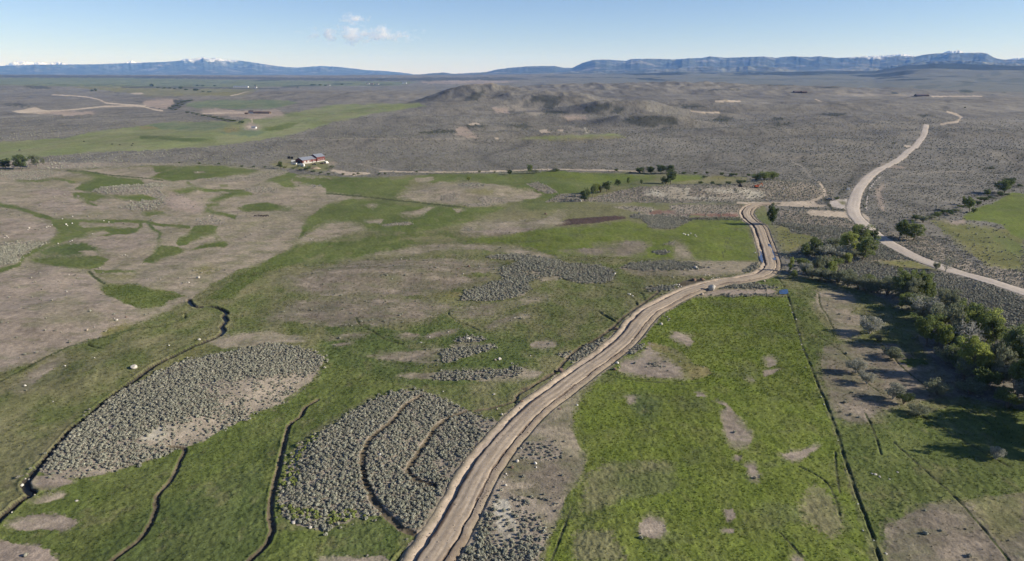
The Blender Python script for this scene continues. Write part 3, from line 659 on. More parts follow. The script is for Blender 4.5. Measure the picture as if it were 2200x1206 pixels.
SOFT = {'THIN': 18, 'TAN': 9, 'BARE': 8, 'GOLD': 9, 'OLIVE': 9, 'MEADOW': 9, 'PINK': 5, 'DGREEN': 10, 'GREEN': 4, 'LUSH': 4, 'HAY': 3, 'FARGRN': 3, 'BRUSH': 3, 'FOREST': 2, 'MARSH': 8, 'WHITE': 5, 'SPARSE': 4, 'TRACK': 1.5, 'SOIL': 1}
def cover(x, y, z, soft=None):
    """kind index for ground points; soft: (t, out) also blends the albedo over a fringe of thinning growth"""
    u, v = to_pixels(x, y, z)
    e = np.clip((v - 160) / 60, .35, 3)        # far patches look thinner, so wobble less up and down
    w1 = fbm(u / 26, v / 11, 51, 3, .6) ; w2 = fbm(u / 26, v / 11, 61, 3, .6)
    g1 = hash2(np.floor(x * 1.1), np.floor(y * 1.1), 5) - .5; g2 = hash2(np.floor(x * 1.1), np.floor(y * 1.1), 6) - .5
    b1 = fbm(u / 9, v / 4, 71, 2); b2 = fbm(u / 9, v / 4, 81, 2)
    k = np.full(x.shape, KI['PLAIN'])
    if soft is not None:
        tt, out = soft; out[:] = KA[k] * (1 - tt) + KB[k] * tt
        fr = .25 + 1.5 * sstep(-.3, .35, fbm(u / 60, v / 26, 75, 2)); fg = hash2(np.floor(x * 1.7), np.floor(y * 1.2), 8)
    for kind, p, warp, dit in COVER:
        a = warp * 2.2 + dit * 2.5 + 3
        lo = p.min(0) - a; hi = p.max(0) + a
        m = np.where((u > lo[0]) & (u < hi[0]) & (v > lo[1]) & (v < hi[1]))[0]
        if len(m) == 0: continue
        uu = u[m] + warp * 1.6 * w1[m] + dit * (g1[m] * 1.6 + b1[m] * 2.6)
        vv = v[m] + (warp * 1.1 * w2[m] + dit * (g2[m] * .9 + b2[m] * 1.4)) * np.minimum(e[m], 1)
        ins = in_poly(uu, vv, p)
        k[m[ins]] = KI[kind]
        if soft is not None:
            sz = SOFT.get(kind, 0)
            sz = min(sz, .22 * min(p[:, 0].max() - p[:, 0].min(), 2.2 * (p[:, 1].max() - p[:, 1].min())))
            if sz > 0:
                acc = ins.astype(float)
                for ox, oy in ((1, 0), (-1, 0), (0, 1), (0, -1), (.5, .5), (-.5, -.5), (.5, -.5), (-.5, .5)):
                    w = sz * fr[m]
                    acc += in_poly(uu + ox * w, vv + oy * w * .55 * e[m].clip(.35, 1), p)
                al = acc / 9
                al = np.clip(al + (fg[m] - .5) * .5 * (al * (1 - al) * 4), 0, 1)
            else: al = ins.astype(float)
            al = al[:, None]; ck_ = KA[KI[kind]] * (1 - tt[m]) + KB[KI[kind]] * tt[m]
            out[m] = out[m] * (1 - al) + ck_ * al
    return k

CUTW = [(n, world_line(p, 1.5 if n != 'creek' else 1.0), hw, dp, KI[kd]) for n, p, hw, dp, kd in CUT]
ROADW = world_line(NEWROAD, 1.0)
COUNTYW = world_line(COUNTY, 2.5)
def relief(x, y, z, k):
    """small relief, cut lines and road beds on top of the broad relief; also returns the kind with cut soil"""
    d = np.hypot(x, y)
    lump = np.array([KINDS[n][5] for n in KN])[k]
    f = 1 - sstep(420, 800, d)
    z = z + lump * f * (1.3 * vnoise(x / 1.5, y / 1.5, 91) + .8 * vnoise(x / .75, y / .75, 92) + 1.2 * vnoise(x / 4.2, y / 4.2, 93))
    k = k.copy()
    wob = .35 * vnoise(x / 2.2, y / 2.2, 95)
    for n, q, hw, dp, kd in CUTW:
        D = np.abs(line_dist(x, y, q, hw * 2.4))
        m = np.isfinite(D)
        if not m.any(): continue
        t = (D[m] + wob[m] * hw * .7) / hw
        if kd == KI['DITCH']: dp = dp * (.35 + .9 * sstep(-.3, .4, vnoise(x[m] / 6, y[m] / 6, 97)))
        z[m] -= dp * (1 - sstep(.45, 1.05, t)) - dp * .22 * np.exp(-((t - 1.35) / .25) ** 2)
        kk = np.where(m)[0][t < (.95 if kd != KI['DITCH'] else .8)]
        k[kk] = kd
    D = line_dist(x, y, ROADW, 9)
    m = np.isfinite(D); a = np.abs(D[m])
    z[m] = z[m] * sstep(5, 9, a) + hbase(x[m], y[m]) * (1 - sstep(5, 9, a)) - .75 * (1 - sstep(5.0, 6.4, a))
    k[np.where(m)[0][a < 7.0 + .8 * wob[m] * 3]] = KI['TAN']
    roadm = np.zeros(x.shape, bool); roadm[np.where(m)[0][a < 6.5]] = True
    D = line_dist(x, y, COUNTYW, 9)
    m = np.isfinite(D); a = np.abs(D[m])
    z[m] -= .5 * (1 - sstep(4.2, 5.2, a))
    kk = np.where(m)[0][(a > 4.5) & (a < 6.2)]
    k[kk] = KI['TRACK']
    roadm[np.where(m)[0][a < 5.2]] = True
    return z, k, roadm

def ground_at(x, y):
    x = np.atleast_1d(np.asarray(x, float)); y = np.atleast_1d(np.asarray(y, float))
    z = hbase(x, y); k = cover(x, y, z)
    z, k, rm = relief(x, y, z, k)
    return z, k, rm
# ------------------------------------------------------------------ materials
def mat_base(name):
    m = bpy.data.materials.new(name); m.use_nodes = True
    nt = m.node_tree; b = nt.nodes['Principled BSDF']
    b.inputs['Roughness'].default_value = .95
    b.inputs['Specular IOR Level'].default_value = .12
    return m, nt, b
def N(nt, t, **kw):
    n = nt.nodes.new(t)
    for k, v in kw.items():
        if hasattr(n, k): setattr(n, k, v)
        else: n.inputs[k].default_value = v
    return n
def noise_mul(nt, col_out, scales, lo=.75, hi=1.25, coord='Object'):
    """multiply a colour by fine procedural noise"""
    tc = N(nt, 'ShaderNodeNewGeometry') if coord == 'Geo' else N(nt, 'ShaderNodeTexCoord')
    src = tc.outputs['Position'] if coord == 'Geo' else tc.outputs[coord]
    fac = None
    for s, det in scales:
        n = N(nt, 'ShaderNodeTexNoise'); n.inputs['Scale'].default_value = s; n.inputs['Detail'].default_value = det
        nt.links.new(src, n.inputs['Vector'])
        mr = N(nt, 'ShaderNodeMapRange'); mr.inputs[1].default_value = .3; mr.inputs[2].default_value = .7; mr.inputs[3].default_value = lo; mr.inputs[4].default_value = hi
        nt.links.new(n.outputs['Fac'], mr.inputs[0])
        if fac is None: fac = mr.outputs[0]
        else:
            mu = N(nt, 'ShaderNodeMath', operation='MULTIPLY'); nt.links.new(fac, mu.inputs[0]); nt.links.new(mr.outputs[0], mu.inputs[1]); fac = mu.outputs[0]
    vm = N(nt, 'ShaderNodeVectorMath', operation='SCALE')
    nt.links.new(col_out, vm.inputs[0]); nt.links.new(fac, vm.inputs['Scale'])
    return vm.outputs[0], fac
def attr_mat(name, scales, lo, hi, bump=0.0, bdist=.1, rough=.95):
    m, nt, b = mat_base(name)
    at = N(nt, 'ShaderNodeAttribute', attribute_name='albedo')
    c, fac = noise_mul(nt, at.outputs['Color'], scales, lo, hi, 'Geo')
    nt.links.new(c, b.inputs['Base Color']); b.inputs['Roughness'].default_value = rough
    if bump:
        bp = N(nt, 'ShaderNodeBump'); bp.inputs['Strength'].default_value = bump; bp.inputs['Distance'].default_value = bdist
        nt.links.new(fac, bp.inputs['Height']); nt.links.new(bp.outputs[0], b.inputs['Normal'])
    return m
_mc = {}
def solid(name, col, rough=.8, metal=0, noise=.12, scale=3.0, spec=.2):
    if name in _mc: return _mc[name]
    m, nt, b = mat_base(name)
    rgb = N(nt, 'ShaderNodeRGB'); rgb.outputs[0].default_value = (*col, 1)
    c, f = noise_mul(nt, rgb.outputs[0], [(scale, 3)], 1 - noise, 1 + noise)
    nt.links.new(c, b.inputs['Base Color']); b.inputs['Roughness'].default_value = rough; b.inputs['Metallic'].default_value = metal
    b.inputs['Specular IOR Level'].default_value = spec
    _mc[name] = m
    return m

def mesh_np(name, V, F, mat, parent=None, smooth=False, attr=None, link=True):
    """V (n,3), F (m,3|4) -> object"""
    me = bpy.data.meshes.new(name)
    V = np.asarray(V, np.float32); F = np.asarray(F, np.int32)
    me.vertices.add(len(V)); me.vertices.foreach_set('co', V.ravel())
    k = F.shape[1]
    me.loops.add(F.size); me.loops.foreach_set('vertex_index', F.ravel())
    me.polygons.add(len(F)); me.polygons.foreach_set('loop_start', np.arange(0, F.size, k, dtype=np.int32))
    me.polygons.foreach_set('loop_total', np.full(len(F), k, np.int32))
    if smooth: me.polygons.foreach_set('use_smooth', np.ones(len(F), bool))
    if attr is not None:
        a = me.attributes.new('albedo', 'FLOAT_COLOR', 'POINT')
        a.data.foreach_set('color', np.hstack([attr, np.ones((len(V), 1))]).astype(np.float32).ravel())
    me.update(calc_edges=True)
    if mat: me.materials.append(mat)
    o = bpy.data.objects.new(name, me)
    if link: COL.objects.link(o)
    if parent: o.parent = parent
    return o

# ------------------------------------------------------------------ the ground sheet
KA = np.array([KINDS[n][0] for n in KN]); KB = np.array([KINDS[n][1] for n in KN])
def tmix(x, y):
    t = sstep(-.28, .28, fbm(x / 14, y / 22, 101, 3, .6)); tf = sstep(-.28, .28, fbm(x / 60, y / 160, 102, 3, .6))
    return np.where(np.hypot(x, y) > 500, tf, t)[:, None]
def albedo(x, y, z, k, c0=None, k0=None):
    d = np.hypot(x, y)
    u, v = to_pixels(x, y, z)
    t = tmix(x, y)
    c = KA[k] * (1 - t) + KB[k] * t
    if c0 is not None: c = np.where((k == k0)[:, None], c0, c)
    green = np.isin(k, [KI[n] for n in ('MEADOW', 'GREEN', 'LUSH', 'DGREEN', 'OLIVE')])
    tan = np.isin(k, [KI[n] for n in ('TAN', 'BARE', 'THIN')])
    # dry tufts and thin spots in the greens, green haze in the tan pasture
    q = fbm(x / 9, y / 12, 111, 4, .65)
    w = (sstep(.12, .42, q) * green * np.where(k == KI['LUSH'], .28, .5))[:, None]; c = c * (1 - w) + np.array([.150, .140, .068]) * w
    q = fbm(x / 16, y / 9, 121, 4, .65)
    w = (sstep(.02, .38, q) * tan * .50)[:, None]; c = c * (1 - w) + np.array([.125, .130, .062]) * w
    w = (sstep(.05, .40, -q) * tan * .55)[:, None]; c = c * (1 - w) + np.array([.320, .265, .205]) * w
    q = fbm(x / 22, y / 7, 125, 4, .7)
    w = (sstep(.10, .45, q) * tan * .55)[:, None]; c = c * (1 - w) + np.array([.150, .125, .096]) * w
    w = (sstep(.02, .40, fbm(x / 24, y / 18, 127, 4, .65)) * (k == KI['LUSH']) * .5)[:, None]; c = c * (1 - w) + np.array([.098, .108, .050]) * w
    # hue drift
    far = sstep(500, 1500, d)
    m = 1 + .12 * vnoise(x / 210, y / 300, 131) + .13 * vnoise(x / 37, y / 55, 132) + .13 * vnoise(x / 7, y / 9, 133) + .12 * fbm(x / 70, y / 14, 137, 3) + (.14 * (1 - far * .3)) * vnoise(x / 1.9, y / 2.4, 134)
    m += far * (.26 * fbm(x / 330, y / 700, 141, 4, .6) + .10 * (hash2(np.floor(x / 4), np.floor(y / 22), 9) - .5))
    m += .10 * fbm(x / .9, y / .9, 145, 2) * (1 - sstep(120, 380, d))
    dr = np.exp(-(vnoise(x / 260, y / 420, 147) / .045) ** 2) + .7 * np.exp(-(vnoise(x / 130, y / 230, 148) / .04) ** 2)
    m -= .26 * np.clip(dr, 0, 1) * (k == KI['PLAIN']) * sstep(420, 700, d)
    m += .16 * sstep(.2, .5, fbm(x / 180, y / 500, 149, 3)) * (k == KI['PLAIN']) * sstep(420, 700, d)
    spk = (hash2(np.floor(x / 2.2), np.floor(y / 6), 19) > .84) & (k == KI['PLAIN']) & (d > 500) & (d < 2600)
    m = np.where(spk, m * .72, m)
    c = c * np.clip(m, .35, 1.7)[:, None]
    # conifer and aspen stands on the far benches
    east = sstep(1050, 1500, u) + .28
    f = fbm(x / 900, y / 1500, 151, 5, .6) + .5 * sstep(8500, 12500, d) * east - .18
    f = sstep(.08, .20, f) * sstep(4600, 6800, d) * np.clip(east, 0, 1) * .9
    hi = sstep(1880, 1960, u) * sstep(9300, 11200, d) * sstep(-.45, -.15, fbm(x / 700, y / 900, 155, 4, .6)) * (y > 0)
    f = np.maximum(f, hi)
    f = np.maximum(f, sstep(.25, .4, fbm(x / 500, y / 1200, 161, 4, .6)) * sstep(3800, 5200, d) * .5)
    w = (sstep(3800, 5600, d) * np.clip(east, 0, 1) * .75)[:, None]; c = c * (1 - w) + np.array([.125, .135, .112]) * w
    c = c * (1 - f[:, None]) + np.array([.020, .030, .024]) * f[:, None]
    return c

def build_ground():
    dr = R(92) / 1120
    az = list(np.arange(-R(46), R(46) + dr / 2, dr))
    az += list(np.linspace(R(50), R(310), 60))
    az = np.array(az)
    v = np.arange(1340, 330, -1.5)
    dep = np.arctan((v - 603) / FPX) + PITCH
    r = list(np.linspace(8, (H / np.tan(dep[0])) - 2, 14)) + list(H / np.tan(dep))
    r = [q for q in r if q < 640]
    while r[-1] < 13500: r.append(r[-1] * 1.0062)
    while r[-1] < 58000: r.append(r[-1] * 1.02)
    r = np.array(r)
    A, Rr = np.meshgrid(az, r)
    x = (Rr * np.sin(A)).ravel(); y = (Rr * np.cos(A)).ravel()
    z = hbase(x, y); c0 = np.zeros((len(x), 3)); k0 = cover(x, y, z, (tmix(x, y), c0))
    z, k, rm = relief(x, y, z, k0)
    c = albedo(x, y, z, k, c0, k0)
    V = np.stack([x, y, z], 1)
    na, nr = len(az), len(r)
    i = np.arange(nr - 1)[:, None] * na; j = np.arange(na)[None, :]; j2 = (j + 1) % na
    F = np.stack([i + j, i + na + j, i + na + j2, i + j2], -1).reshape(-1, 4)[:, ::-1]
    V = np.vstack([V, [[0, 0, z[:na].mean()]]]); c = np.vstack([c, c[:1]])
    o = mesh_np('ground', V, F, attr_mat('ground_cover', [(.45, 3), (2.1, 3)], .80, 1.20, .5, .25), smooth=True, attr=c)
    bm = bmesh.new(); bm.from_mesh(o.data); bm.verts.ensure_lookup_table()
    cv = bm.verts[len(V) - 1]
    for jj in range(na):
        try: bm.faces.new((cv, bm.verts[(jj + 1) % na], bm.verts[jj]))
        except ValueError: pass
    bm.to_mesh(o.data); bm.free()
    tag(o, 'rolling sagebrush plain and green irrigated meadow under the drone', 'ground', kind='structure')
    return o
ground = build_ground()

# ------------------------------------------------------------------ roads as their own raised strips
def ribbon(name, q, prof, matl, colf, step=1.0):
    """prof: list of (offset, height); offset + is right of travel when going away from camera"""
    t = np.gradient(q, axis=0); t /= np.linalg.norm(t, axis=1)[:, None]
    for _ in range(4): t[1:-1] = (t[:-2] + t[1:-1] * 2 + t[2:]) / 4
    t /= np.linalg.norm(t, axis=1)[:, None]
    nn = np.stack([t[:, 1], -t[:, 0]], 1)
    s = np.concatenate([[0], np.cumsum(np.linalg.norm(np.diff(q, axis=0), axis=1))])
    P = len(prof); n = len(q)
    zc = hbase(q[:, 0], q[:, 1])
    off = np.array([p[0] for p in prof]); hh = np.array([p[1] for p in prof])
    S, O = np.meshgrid(s, off, indexing='ij')
    wob = .38 * vnoise(S / 5, O * 0 + 3 + np.sign(O), 171) + .12 * vnoise(S / 1.7, O / 1.5, 172)
    edge = np.abs(O) > 2.6
    wide = 1 + .22 * vnoise(S / 28, S * 0 + 1, 177) + .12 * vnoise(S / 9, np.sign(O), 178)
    O2 = np.where(np.abs(O) > 3.4, np.sign(O) * (3.4 + (np.abs(O) - 3.4) * wide), O) + wob * edge * np.sign(O)
    X = q[:, 0][:, None] + nn[:, 0][:, None] * O2; Y = q[:, 1][:, None] + nn[:, 1][:, None] * O2
    gap = np.clip(.25 + 1.1 * sstep(-.35, .3, vnoise(S / 24, np.sign(O) * 3.0, 194)), 0, 1.15); dit = ((np.abs(O) > 3) & (np.abs(O) < 5.3)) & (name == 'dirt_road')
    hmod = np.where(dit, gap, 1.0)
    Z = zc[:, None] * .4 + hbase(X.ravel(), Y.ravel()).reshape(X.shape) * .6 + hh[None, :] * hmod
    Z += .035 * vnoise(S / 1.3, O / .5, 173) + .05 * vnoise(S / 6, O / 2.5, 174) + .12 * edge * vnoise(S / 1.1, O / .7, 175) + .04 * vnoise(S / .7, O / .5, 176)
    i = np.arange(n - 1)[:, None] * P; j = np.arange(P - 1)[None, :]
    F = np.stack([i + j, i + j + 1, i + P + j + 1, i + P + j], -1).reshape(-1, 4)
    C = colf(S.ravel(), O.ravel())
    V = np.stack([X.ravel(), Y.ravel(), Z.ravel()], 1)
    a, b, cc = V[F[0][0]], V[F[0][1]], V[F[0][2]]
    if np.cross(b - a, cc - a)[2] < 0: F = F[:, ::-1]
    return mesh_np(name, V, F, matl, smooth=True, attr=C)

def new_road_colour(S, O):
    O_ = O; O = O + .45 * vnoise(S / 17, O * 0 + 2, 193) * (np.abs(O_) < 2.9)
    base = np.array([.365, .300, .228]); damp = np.array([.225, .177, .130]); pale = np.array([.420, .350, .270])
    st = .7 * vnoise(S / 22, O / .42, 181) + .5 * vnoise(S / 60, O / .9, 182) + .25 * vnoise(S / 9, O / .28, 183)
    t = sstep(-.35, .45, st)[:, None]
    c = damp * (1 - t) * .6 + base * (.4 + .6 * t)
    ru = np.exp(-((np.abs(np.abs(O) - 1.35)) / .35) ** 2)[:, None] * .35
    c = c * (1 - ru) + pale * ru
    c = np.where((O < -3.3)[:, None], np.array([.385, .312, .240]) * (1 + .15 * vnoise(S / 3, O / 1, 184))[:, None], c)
    c = np.where((np.abs(O + 3.0) < .45)[:, None], np.array([.130, .095, .070]), c)  # shade of the left ditch's steep face, painted as a dark strip
    c = np.where((np.abs(O - 3.25) < .35)[:, None], np.array([.120, .090, .068]), c)  # same painted shade on the left-facing wall of the right ditch
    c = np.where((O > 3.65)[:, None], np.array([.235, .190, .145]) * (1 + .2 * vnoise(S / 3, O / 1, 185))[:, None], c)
    fade = sstep(4.4, 6.0, np.abs(O) + .9 * fbm(S / 5, O / 2, 188, 2))[:, None] * .9
    c = c * (1 - fade) + np.array([.205, .176, .128]) * fade
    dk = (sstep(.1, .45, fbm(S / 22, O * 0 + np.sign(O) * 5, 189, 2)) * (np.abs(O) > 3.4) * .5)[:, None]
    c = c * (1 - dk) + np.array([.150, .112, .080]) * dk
    blot = sstep(.25, .5, fbm(S / 14, O / 3 + 7, 187, 3))[:, None] * .25
    c = c * (1 - blot) + damp * blot
    return np.clip(c * (1 + .08 * vnoise(S / .8, O / .4, 186))[:, None], 0, 1)
PROF = [(-7.6, -.65), (-6.9, -.05), (-6.2, .22), (-5.7, .25), (-5.1, .05), (-4.4, -.22), (-3.7, -.50), (-3.35, -.58), (-3.12, .08), (-2.9, .22), (-2.5, .24), (-2.0, .27), (-1.65, .24), (-1.3, .22), (-1.0, .25), (-.6, .30),
        (0, .32), (.6, .30), (1.0, .25), (1.3, .22), (1.65, .24), (2.0, .27), (2.5, .22), (2.85, .12), (3.05, -.12), (3.25, -.16), (3.42, .18), (3.6, .26), (4.0, .28), (4.5, .18), (5.1, .05), (5.8, -.65)]
# travel direction of NEWROAD runs towards the camera, so flip to keep the left bank on the left of the picture
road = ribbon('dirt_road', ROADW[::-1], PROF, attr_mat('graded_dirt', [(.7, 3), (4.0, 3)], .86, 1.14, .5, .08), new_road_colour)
tag(road, 'freshly graded brown dirt road with banks curving up through the meadow', 'road', kind='structure')

def county_colour(S, O):
    st = vnoise(S / 60, O / .8, 191)
    t = sstep(-.4, .4, st)[:, None]
    c = np.array([.400, .345, .290]) * (1 - t) + np.array([.470, .410, .345]) * t
    g = np.exp(-((S - 470) / 90) ** 2)[:, None] * .0
    c = np.where((np.abs(O) > 4.6)[:, None], np.array([.300, .250, .190]), c)
    return np.clip(c * (1 + .06 * vnoise(S / 3, O / 1.2, 192))[:, None], 0, 1)
cr = ribbon('gravel_road', COUNTYW[::-1], [(-6.3, -.6), (-5.2, .0), (-4.6, .16), (-3.6, .22), (-2.4, .24), (-1.2, .28), (0, .30), (1.2, .28), (2.4, .24), (3.6, .22), (4.6, .16), (5.2, .0), (6.3, -.6)],
            attr_mat('pale_gravel', [(.5, 3), (3.0, 2)], .90, 1.10, .3, .05), county_colour)
tag(cr, 'pale gravel road running to the horizon on the right', 'road', kind='structure')

# ------------------------------------------------------------------ water
def water_mat(name, col, rough=.08, spec=.5):
    m, nt, b = mat_base(name)
    b.inputs['Base Color'].default_value = (*col, 1); b.inputs['Roughness'].default_value = rough; b.inputs['Specular IOR Level'].default_value = spec
    n = N(nt, 'ShaderNodeTexNoise'); n.inputs['Scale'].default_value = 2.0; n.inputs['Detail'].default_value = 3
    g = N(nt, 'ShaderNodeNewGeometry'); nt.links.new(g.outputs['Position'], n.inputs['Vector'])
    bp = N(nt, 'ShaderNodeBump'); bp.inputs['Strength'].default_value = .15; bp.inputs['Distance'].default_value = .05
    nt.links.new(n.outputs['Fac'], bp.inputs['Height']); nt.links.new(bp.outputs[0], b.inputs['Normal'])
    return m
def strip(name, q, hw, dz, matl):
    t = np.gradient(q, axis=0); t /= np.linalg.norm(t, axis=1)[:, None]
    nn = np.stack([t[:, 1], -t[:, 0]], 1)
    zc = hbase(q[:, 0], q[:, 1]) + dz
    s = np.arange(len(q)); w = hw * (1 + .35 * vnoise(s / 6.0, s * 0, 201))[:, None]
    a = q - nn * w; b = q + nn * w
    V = np.vstack([np.column_stack([a, zc]), np.column_stack([b, zc])]); n = len(q)
    i = np.arange(n - 1); F = np.stack([i, i + n, i + n + 1, i + 1], 1)
    return mesh_np(name, V, F, matl)
ck = strip('creek', dict((c[0], c[1]) for c in CUTW)['creek'], .8, -.78, water_mat('dark_creek_water', (.010, .011, .010), .35, .12))
tag(ck, 'narrow dark creek winding between cut banks', 'creek', kind='structure')
def pond(name, tile, s, dz, label, col, group=None):
    p = pts(tile, s); q = np.array([gp(u, v) for u, v in p])[:, :2]
    q = resample(np.vstack([q, q[:1]]), 1.0)[:-1]
    zz = float(hbase(q[:, 0], q[:, 1]).mean()) + dz
    c = q.mean(0)
    V = np.vstack([np.column_stack([q, np.full(len(q), zz)]), [[c[0], c[1], zz]]]); n = len(q)
    i = np.arange(n); F = np.stack([i, (i + 1) % n, np.full(n, n)], 1)
    o = mesh_np(name, V, F, water_mat(name + '_water', col, .05))
    return tag(o, label, 'water', kind='structure')
pond('pond', 'W', '1975 262 1985 252 2015 250 2045 250 2052 270 2050 290 2000 292 1978 288', .16, 'small blue pond beside the boundary ditch', (.03, .06, .13))
pond('ditch_water', 'F', '524 288 534 285 545 305 553 340 556 368 545 362 532 335', .22, 'blue water standing left of the bend', (.06, .08, .14))
pond('ditch_water', 'F', '586 250 600 252 614 285 630 322 636 352 622 350 606 325 596 290', .22, 'blue water standing right of the bend', (.06, .08, .14))
# ------------------------------------------------------------------ instanced ground plants
def leaf_mat(name, colA, colB, instancer=False, trans=.25):
    m, nt, b = mat_base(name)
    if instancer:
        at = N(nt, 'ShaderNodeAttribute', attribute_name='tint'); at.attribute_type = 'INSTANCER'
        src = at.outputs['Color']
    else:
        oi = N(nt, 'ShaderNodeObjectInfo')
        mx = N(nt, 'ShaderNodeMix', data_type='RGBA')
        mx.inputs[6].default_value = (*colA, 1); mx.inputs[7].default_value = (*colB, 1)
        nt.links.new(oi.outputs['Random'], mx.inputs[0]); src = mx.outputs[2]
    c, f = noise_mul(nt, src, [(1.6, 2), (9.0, 1)], .72, 1.28, 'Geo')
    nt.links.new(c, b.inputs['Base Color']); b.inputs['Roughness'].default_value = .8
    if trans:
        tr = N(nt, 'ShaderNodeBsdfTranslucent'); nt.links.new(c, tr.inputs['Color'])
        ms = N(nt, 'ShaderNodeMixShader'); ms.inputs[0].default_value = trans
        out = nt.nodes['Material Output']
        nt.links.new(b.outputs[0], ms.inputs[1]); nt.links.new(tr.outputs[0], ms.inputs[2]); nt.links.new(ms.outputs[0], out.inputs['Surface'])
    return m

def cards(P, size, rg, up=.0, asp=1.5, nrm=None):
    """leaf-sized quads at points P, random facing"""
    n = len(P)
    a = rg.normal(size=(n, 3)); 
    if nrm is not None: a = a * .75 + nrm * 1.0
    a /= np.linalg.norm(a, axis=1)[:, None]
    b = rg.normal(size=(n, 3)); b[:, 2] += up
    b -= (b * a).sum(1)[:, None] * a; b /= np.linalg.norm(b, axis=1)[:, None]
    c = np.cross(a, b)
    s = (size * rg.uniform(.6, 1.3, n))[:, None] if np.isscalar(size) else size[:, None]
    b = b * s * asp / 2; c = c * s / 2
    V = np.stack([P - b * .9 - c * .5, P - b * .2 + c * .9, P + b, P + b * .1 - c * .9], 1).reshape(-1, 3)
    F = np.arange(4 * n).reshape(-1, 4)
    return V, F

def ico(sub):
    bm = bmesh.new(); bmesh.ops.create_icosphere(bm, subdivisions=sub, radius=1)
    V = np.array([v.co[:] for v in bm.verts]); F = np.array([[v.index for v in f.verts] for f in bm.faces]); bm.free()
    return V, F
ICO2, ICO1 = ico(2), ico(1)
def bush_mesh(name, seed, mat, nleaf=90, size=.12, h=.72):
    """low rounded shrub of several dense leafy heads, radius about .5"""
    rg = np.random.default_rng(seed)
    near = nleaf > 40
    cl = 7 if near else 4
    V, F = [], []; nb = 0
    IV, IF = ICO2 if near else ICO1
    for i in range(cl):
        a = i * 2.4 + rg.uniform(0, 1); rr = 0 if i == 0 else rg.uniform(.18, .34)
        c = np.array([math.cos(a) * rr, math.sin(a) * rr, h * (.48 if i == 0 else rg.uniform(.25, .42))])
        rad = rg.uniform(.15, .22) * (1.15 if i == 0 else 1)
        n = 1 + .28 * rg.normal(size=(len(IV), 1)).clip(-1.4, 1.6)
        v = c + IV * rad * n * [1, 1, .95]; v[:, 2] = np.maximum(v[:, 2], -.05)
        V.append(v); F.append(IF + nb); nb += len(v)
        k = nleaf // cl
        dv = rg.normal(size=(k, 3)); dv[:, 2] = np.abs(dv[:, 2]); dv /= np.linalg.norm(dv, axis=1)[:, None]
        cv, cf = cards(c + dv * rad * rg.uniform(.95, 1.45, (k, 1)), size, rg, .5, 1.6, dv)
        cv = cv.reshape(-1, 4, 3)
        t = cv[:, [0, 1, 2, 0, 2, 3]].reshape(-1, 3); V.append(t); F.append(np.arange(len(t)).reshape(-1, 3) + nb); nb += len(t)
    return mesh_np(name, np.vstack(V), np.vstack(F), mat, link=False)

def tuft_mesh(name, seed, mat, n=16):
    rg = np.random.default_rng(seed)
    V = []; 
    for i in range(n):
        p = np.array([rg.normal(0, .26), rg.normal(0, .26), -.03]); a = rg.uniform(0, 6.28); hh = rg.uniform(.5, 1.0)
        d = np.array([math.cos(a), math.sin(a), 0]); w = .09
        e = np.array([-d[1], d[0], 0]) * w
        tip = p + d * rg.uniform(.05, .35) + [0, 0, hh]
        V += [p - e, p + e, tip]
    return mesh_np(name, np.array(V), np.arange(3 * n).reshape(-1, 3), mat, link=False)

def scatter(name, P, rot, scl, var, variants, tint, label, cat, kind='stuff'):
    me = bpy.data.meshes.new(name)
    me.vertices.add(len(P)); me.vertices.foreach_set('co', np.asarray(P, np.float32).ravel())
    for nm, ty, dat in (('rot', 'FLOAT', rot), ('scl', 'FLOAT', scl), ('var', 'INT', var)):
        a = me.attributes.new(nm, ty, 'POINT'); a.data.foreach_set('value', np.asarray(dat, np.float32 if ty == 'FLOAT' else np.int32))
    if tint is not None:
        a = me.attributes.new('tint', 'FLOAT_COLOR', 'POINT')
        a.data.foreach_set('color', np.hstack([tint, np.ones((len(P), 1))]).astype(np.float32).ravel())
    o = bpy.data.objects.new(name, me); COL.objects.link(o)
    cl = bpy.data.collections.new(name + '_kinds')
    for i, v in enumerate(variants):
        cl.objects.link(v)
    ng = bpy.data.node_groups.new(name + '_scatter', 'GeometryNodeTree')
    ng.interface.new_socket('Geometry', in_out='INPUT', socket_type='NodeSocketGeometry')
    ng.interface.new_socket('Geometry', in_out='OUTPUT', socket_type='NodeSocketGeometry')
    nd = ng.nodes; lk = ng.links
    gi = nd.new('NodeGroupInput'); go = nd.new('NodeGroupOutput')
    ip = nd.new('GeometryNodeInstanceOnPoints'); ci = nd.new('GeometryNodeCollectionInfo')
    ci.inputs['Collection'].default_value = cl; ci.inputs['Separate Children'].default_value = True; ci.inputs['Reset Children'].default_value = True
    def na(nm, ty):
        n = nd.new('GeometryNodeInputNamedAttribute'); n.data_type = ty; n.inputs['Name'].default_value = nm
        return n.outputs[0]
    cx = nd.new('ShaderNodeCombineXYZ'); lk.new(na('rot', 'FLOAT'), cx.inputs['Z'])
    lk.new(gi.outputs[0], ip.inputs['Points']); lk.new(ci.outputs[0], ip.inputs['Instance'])
    ip.inputs['Pick Instance'].default_value = True
    lk.new(na('var', 'INT'), ip.inputs['Instance Index']); lk.new(cx.outputs[0], ip.inputs['Rotation']); lk.new(na('scl', 'FLOAT'), ip.inputs['Scale'])
    lk.new(ip.outputs[0], go.inputs[0])
    md = o.modifiers.new('scatter', 'NODES'); md.node_group = ng
    return tag(o, label, cat, kind=kind)

sage_mat = leaf_mat('sage_leaf', (0, 0, 0), (0, 0, 0), True, .08)
grass_mat = leaf_mat('grass_blade', (0, 0, 0), (0, 0, 0), True, .35)

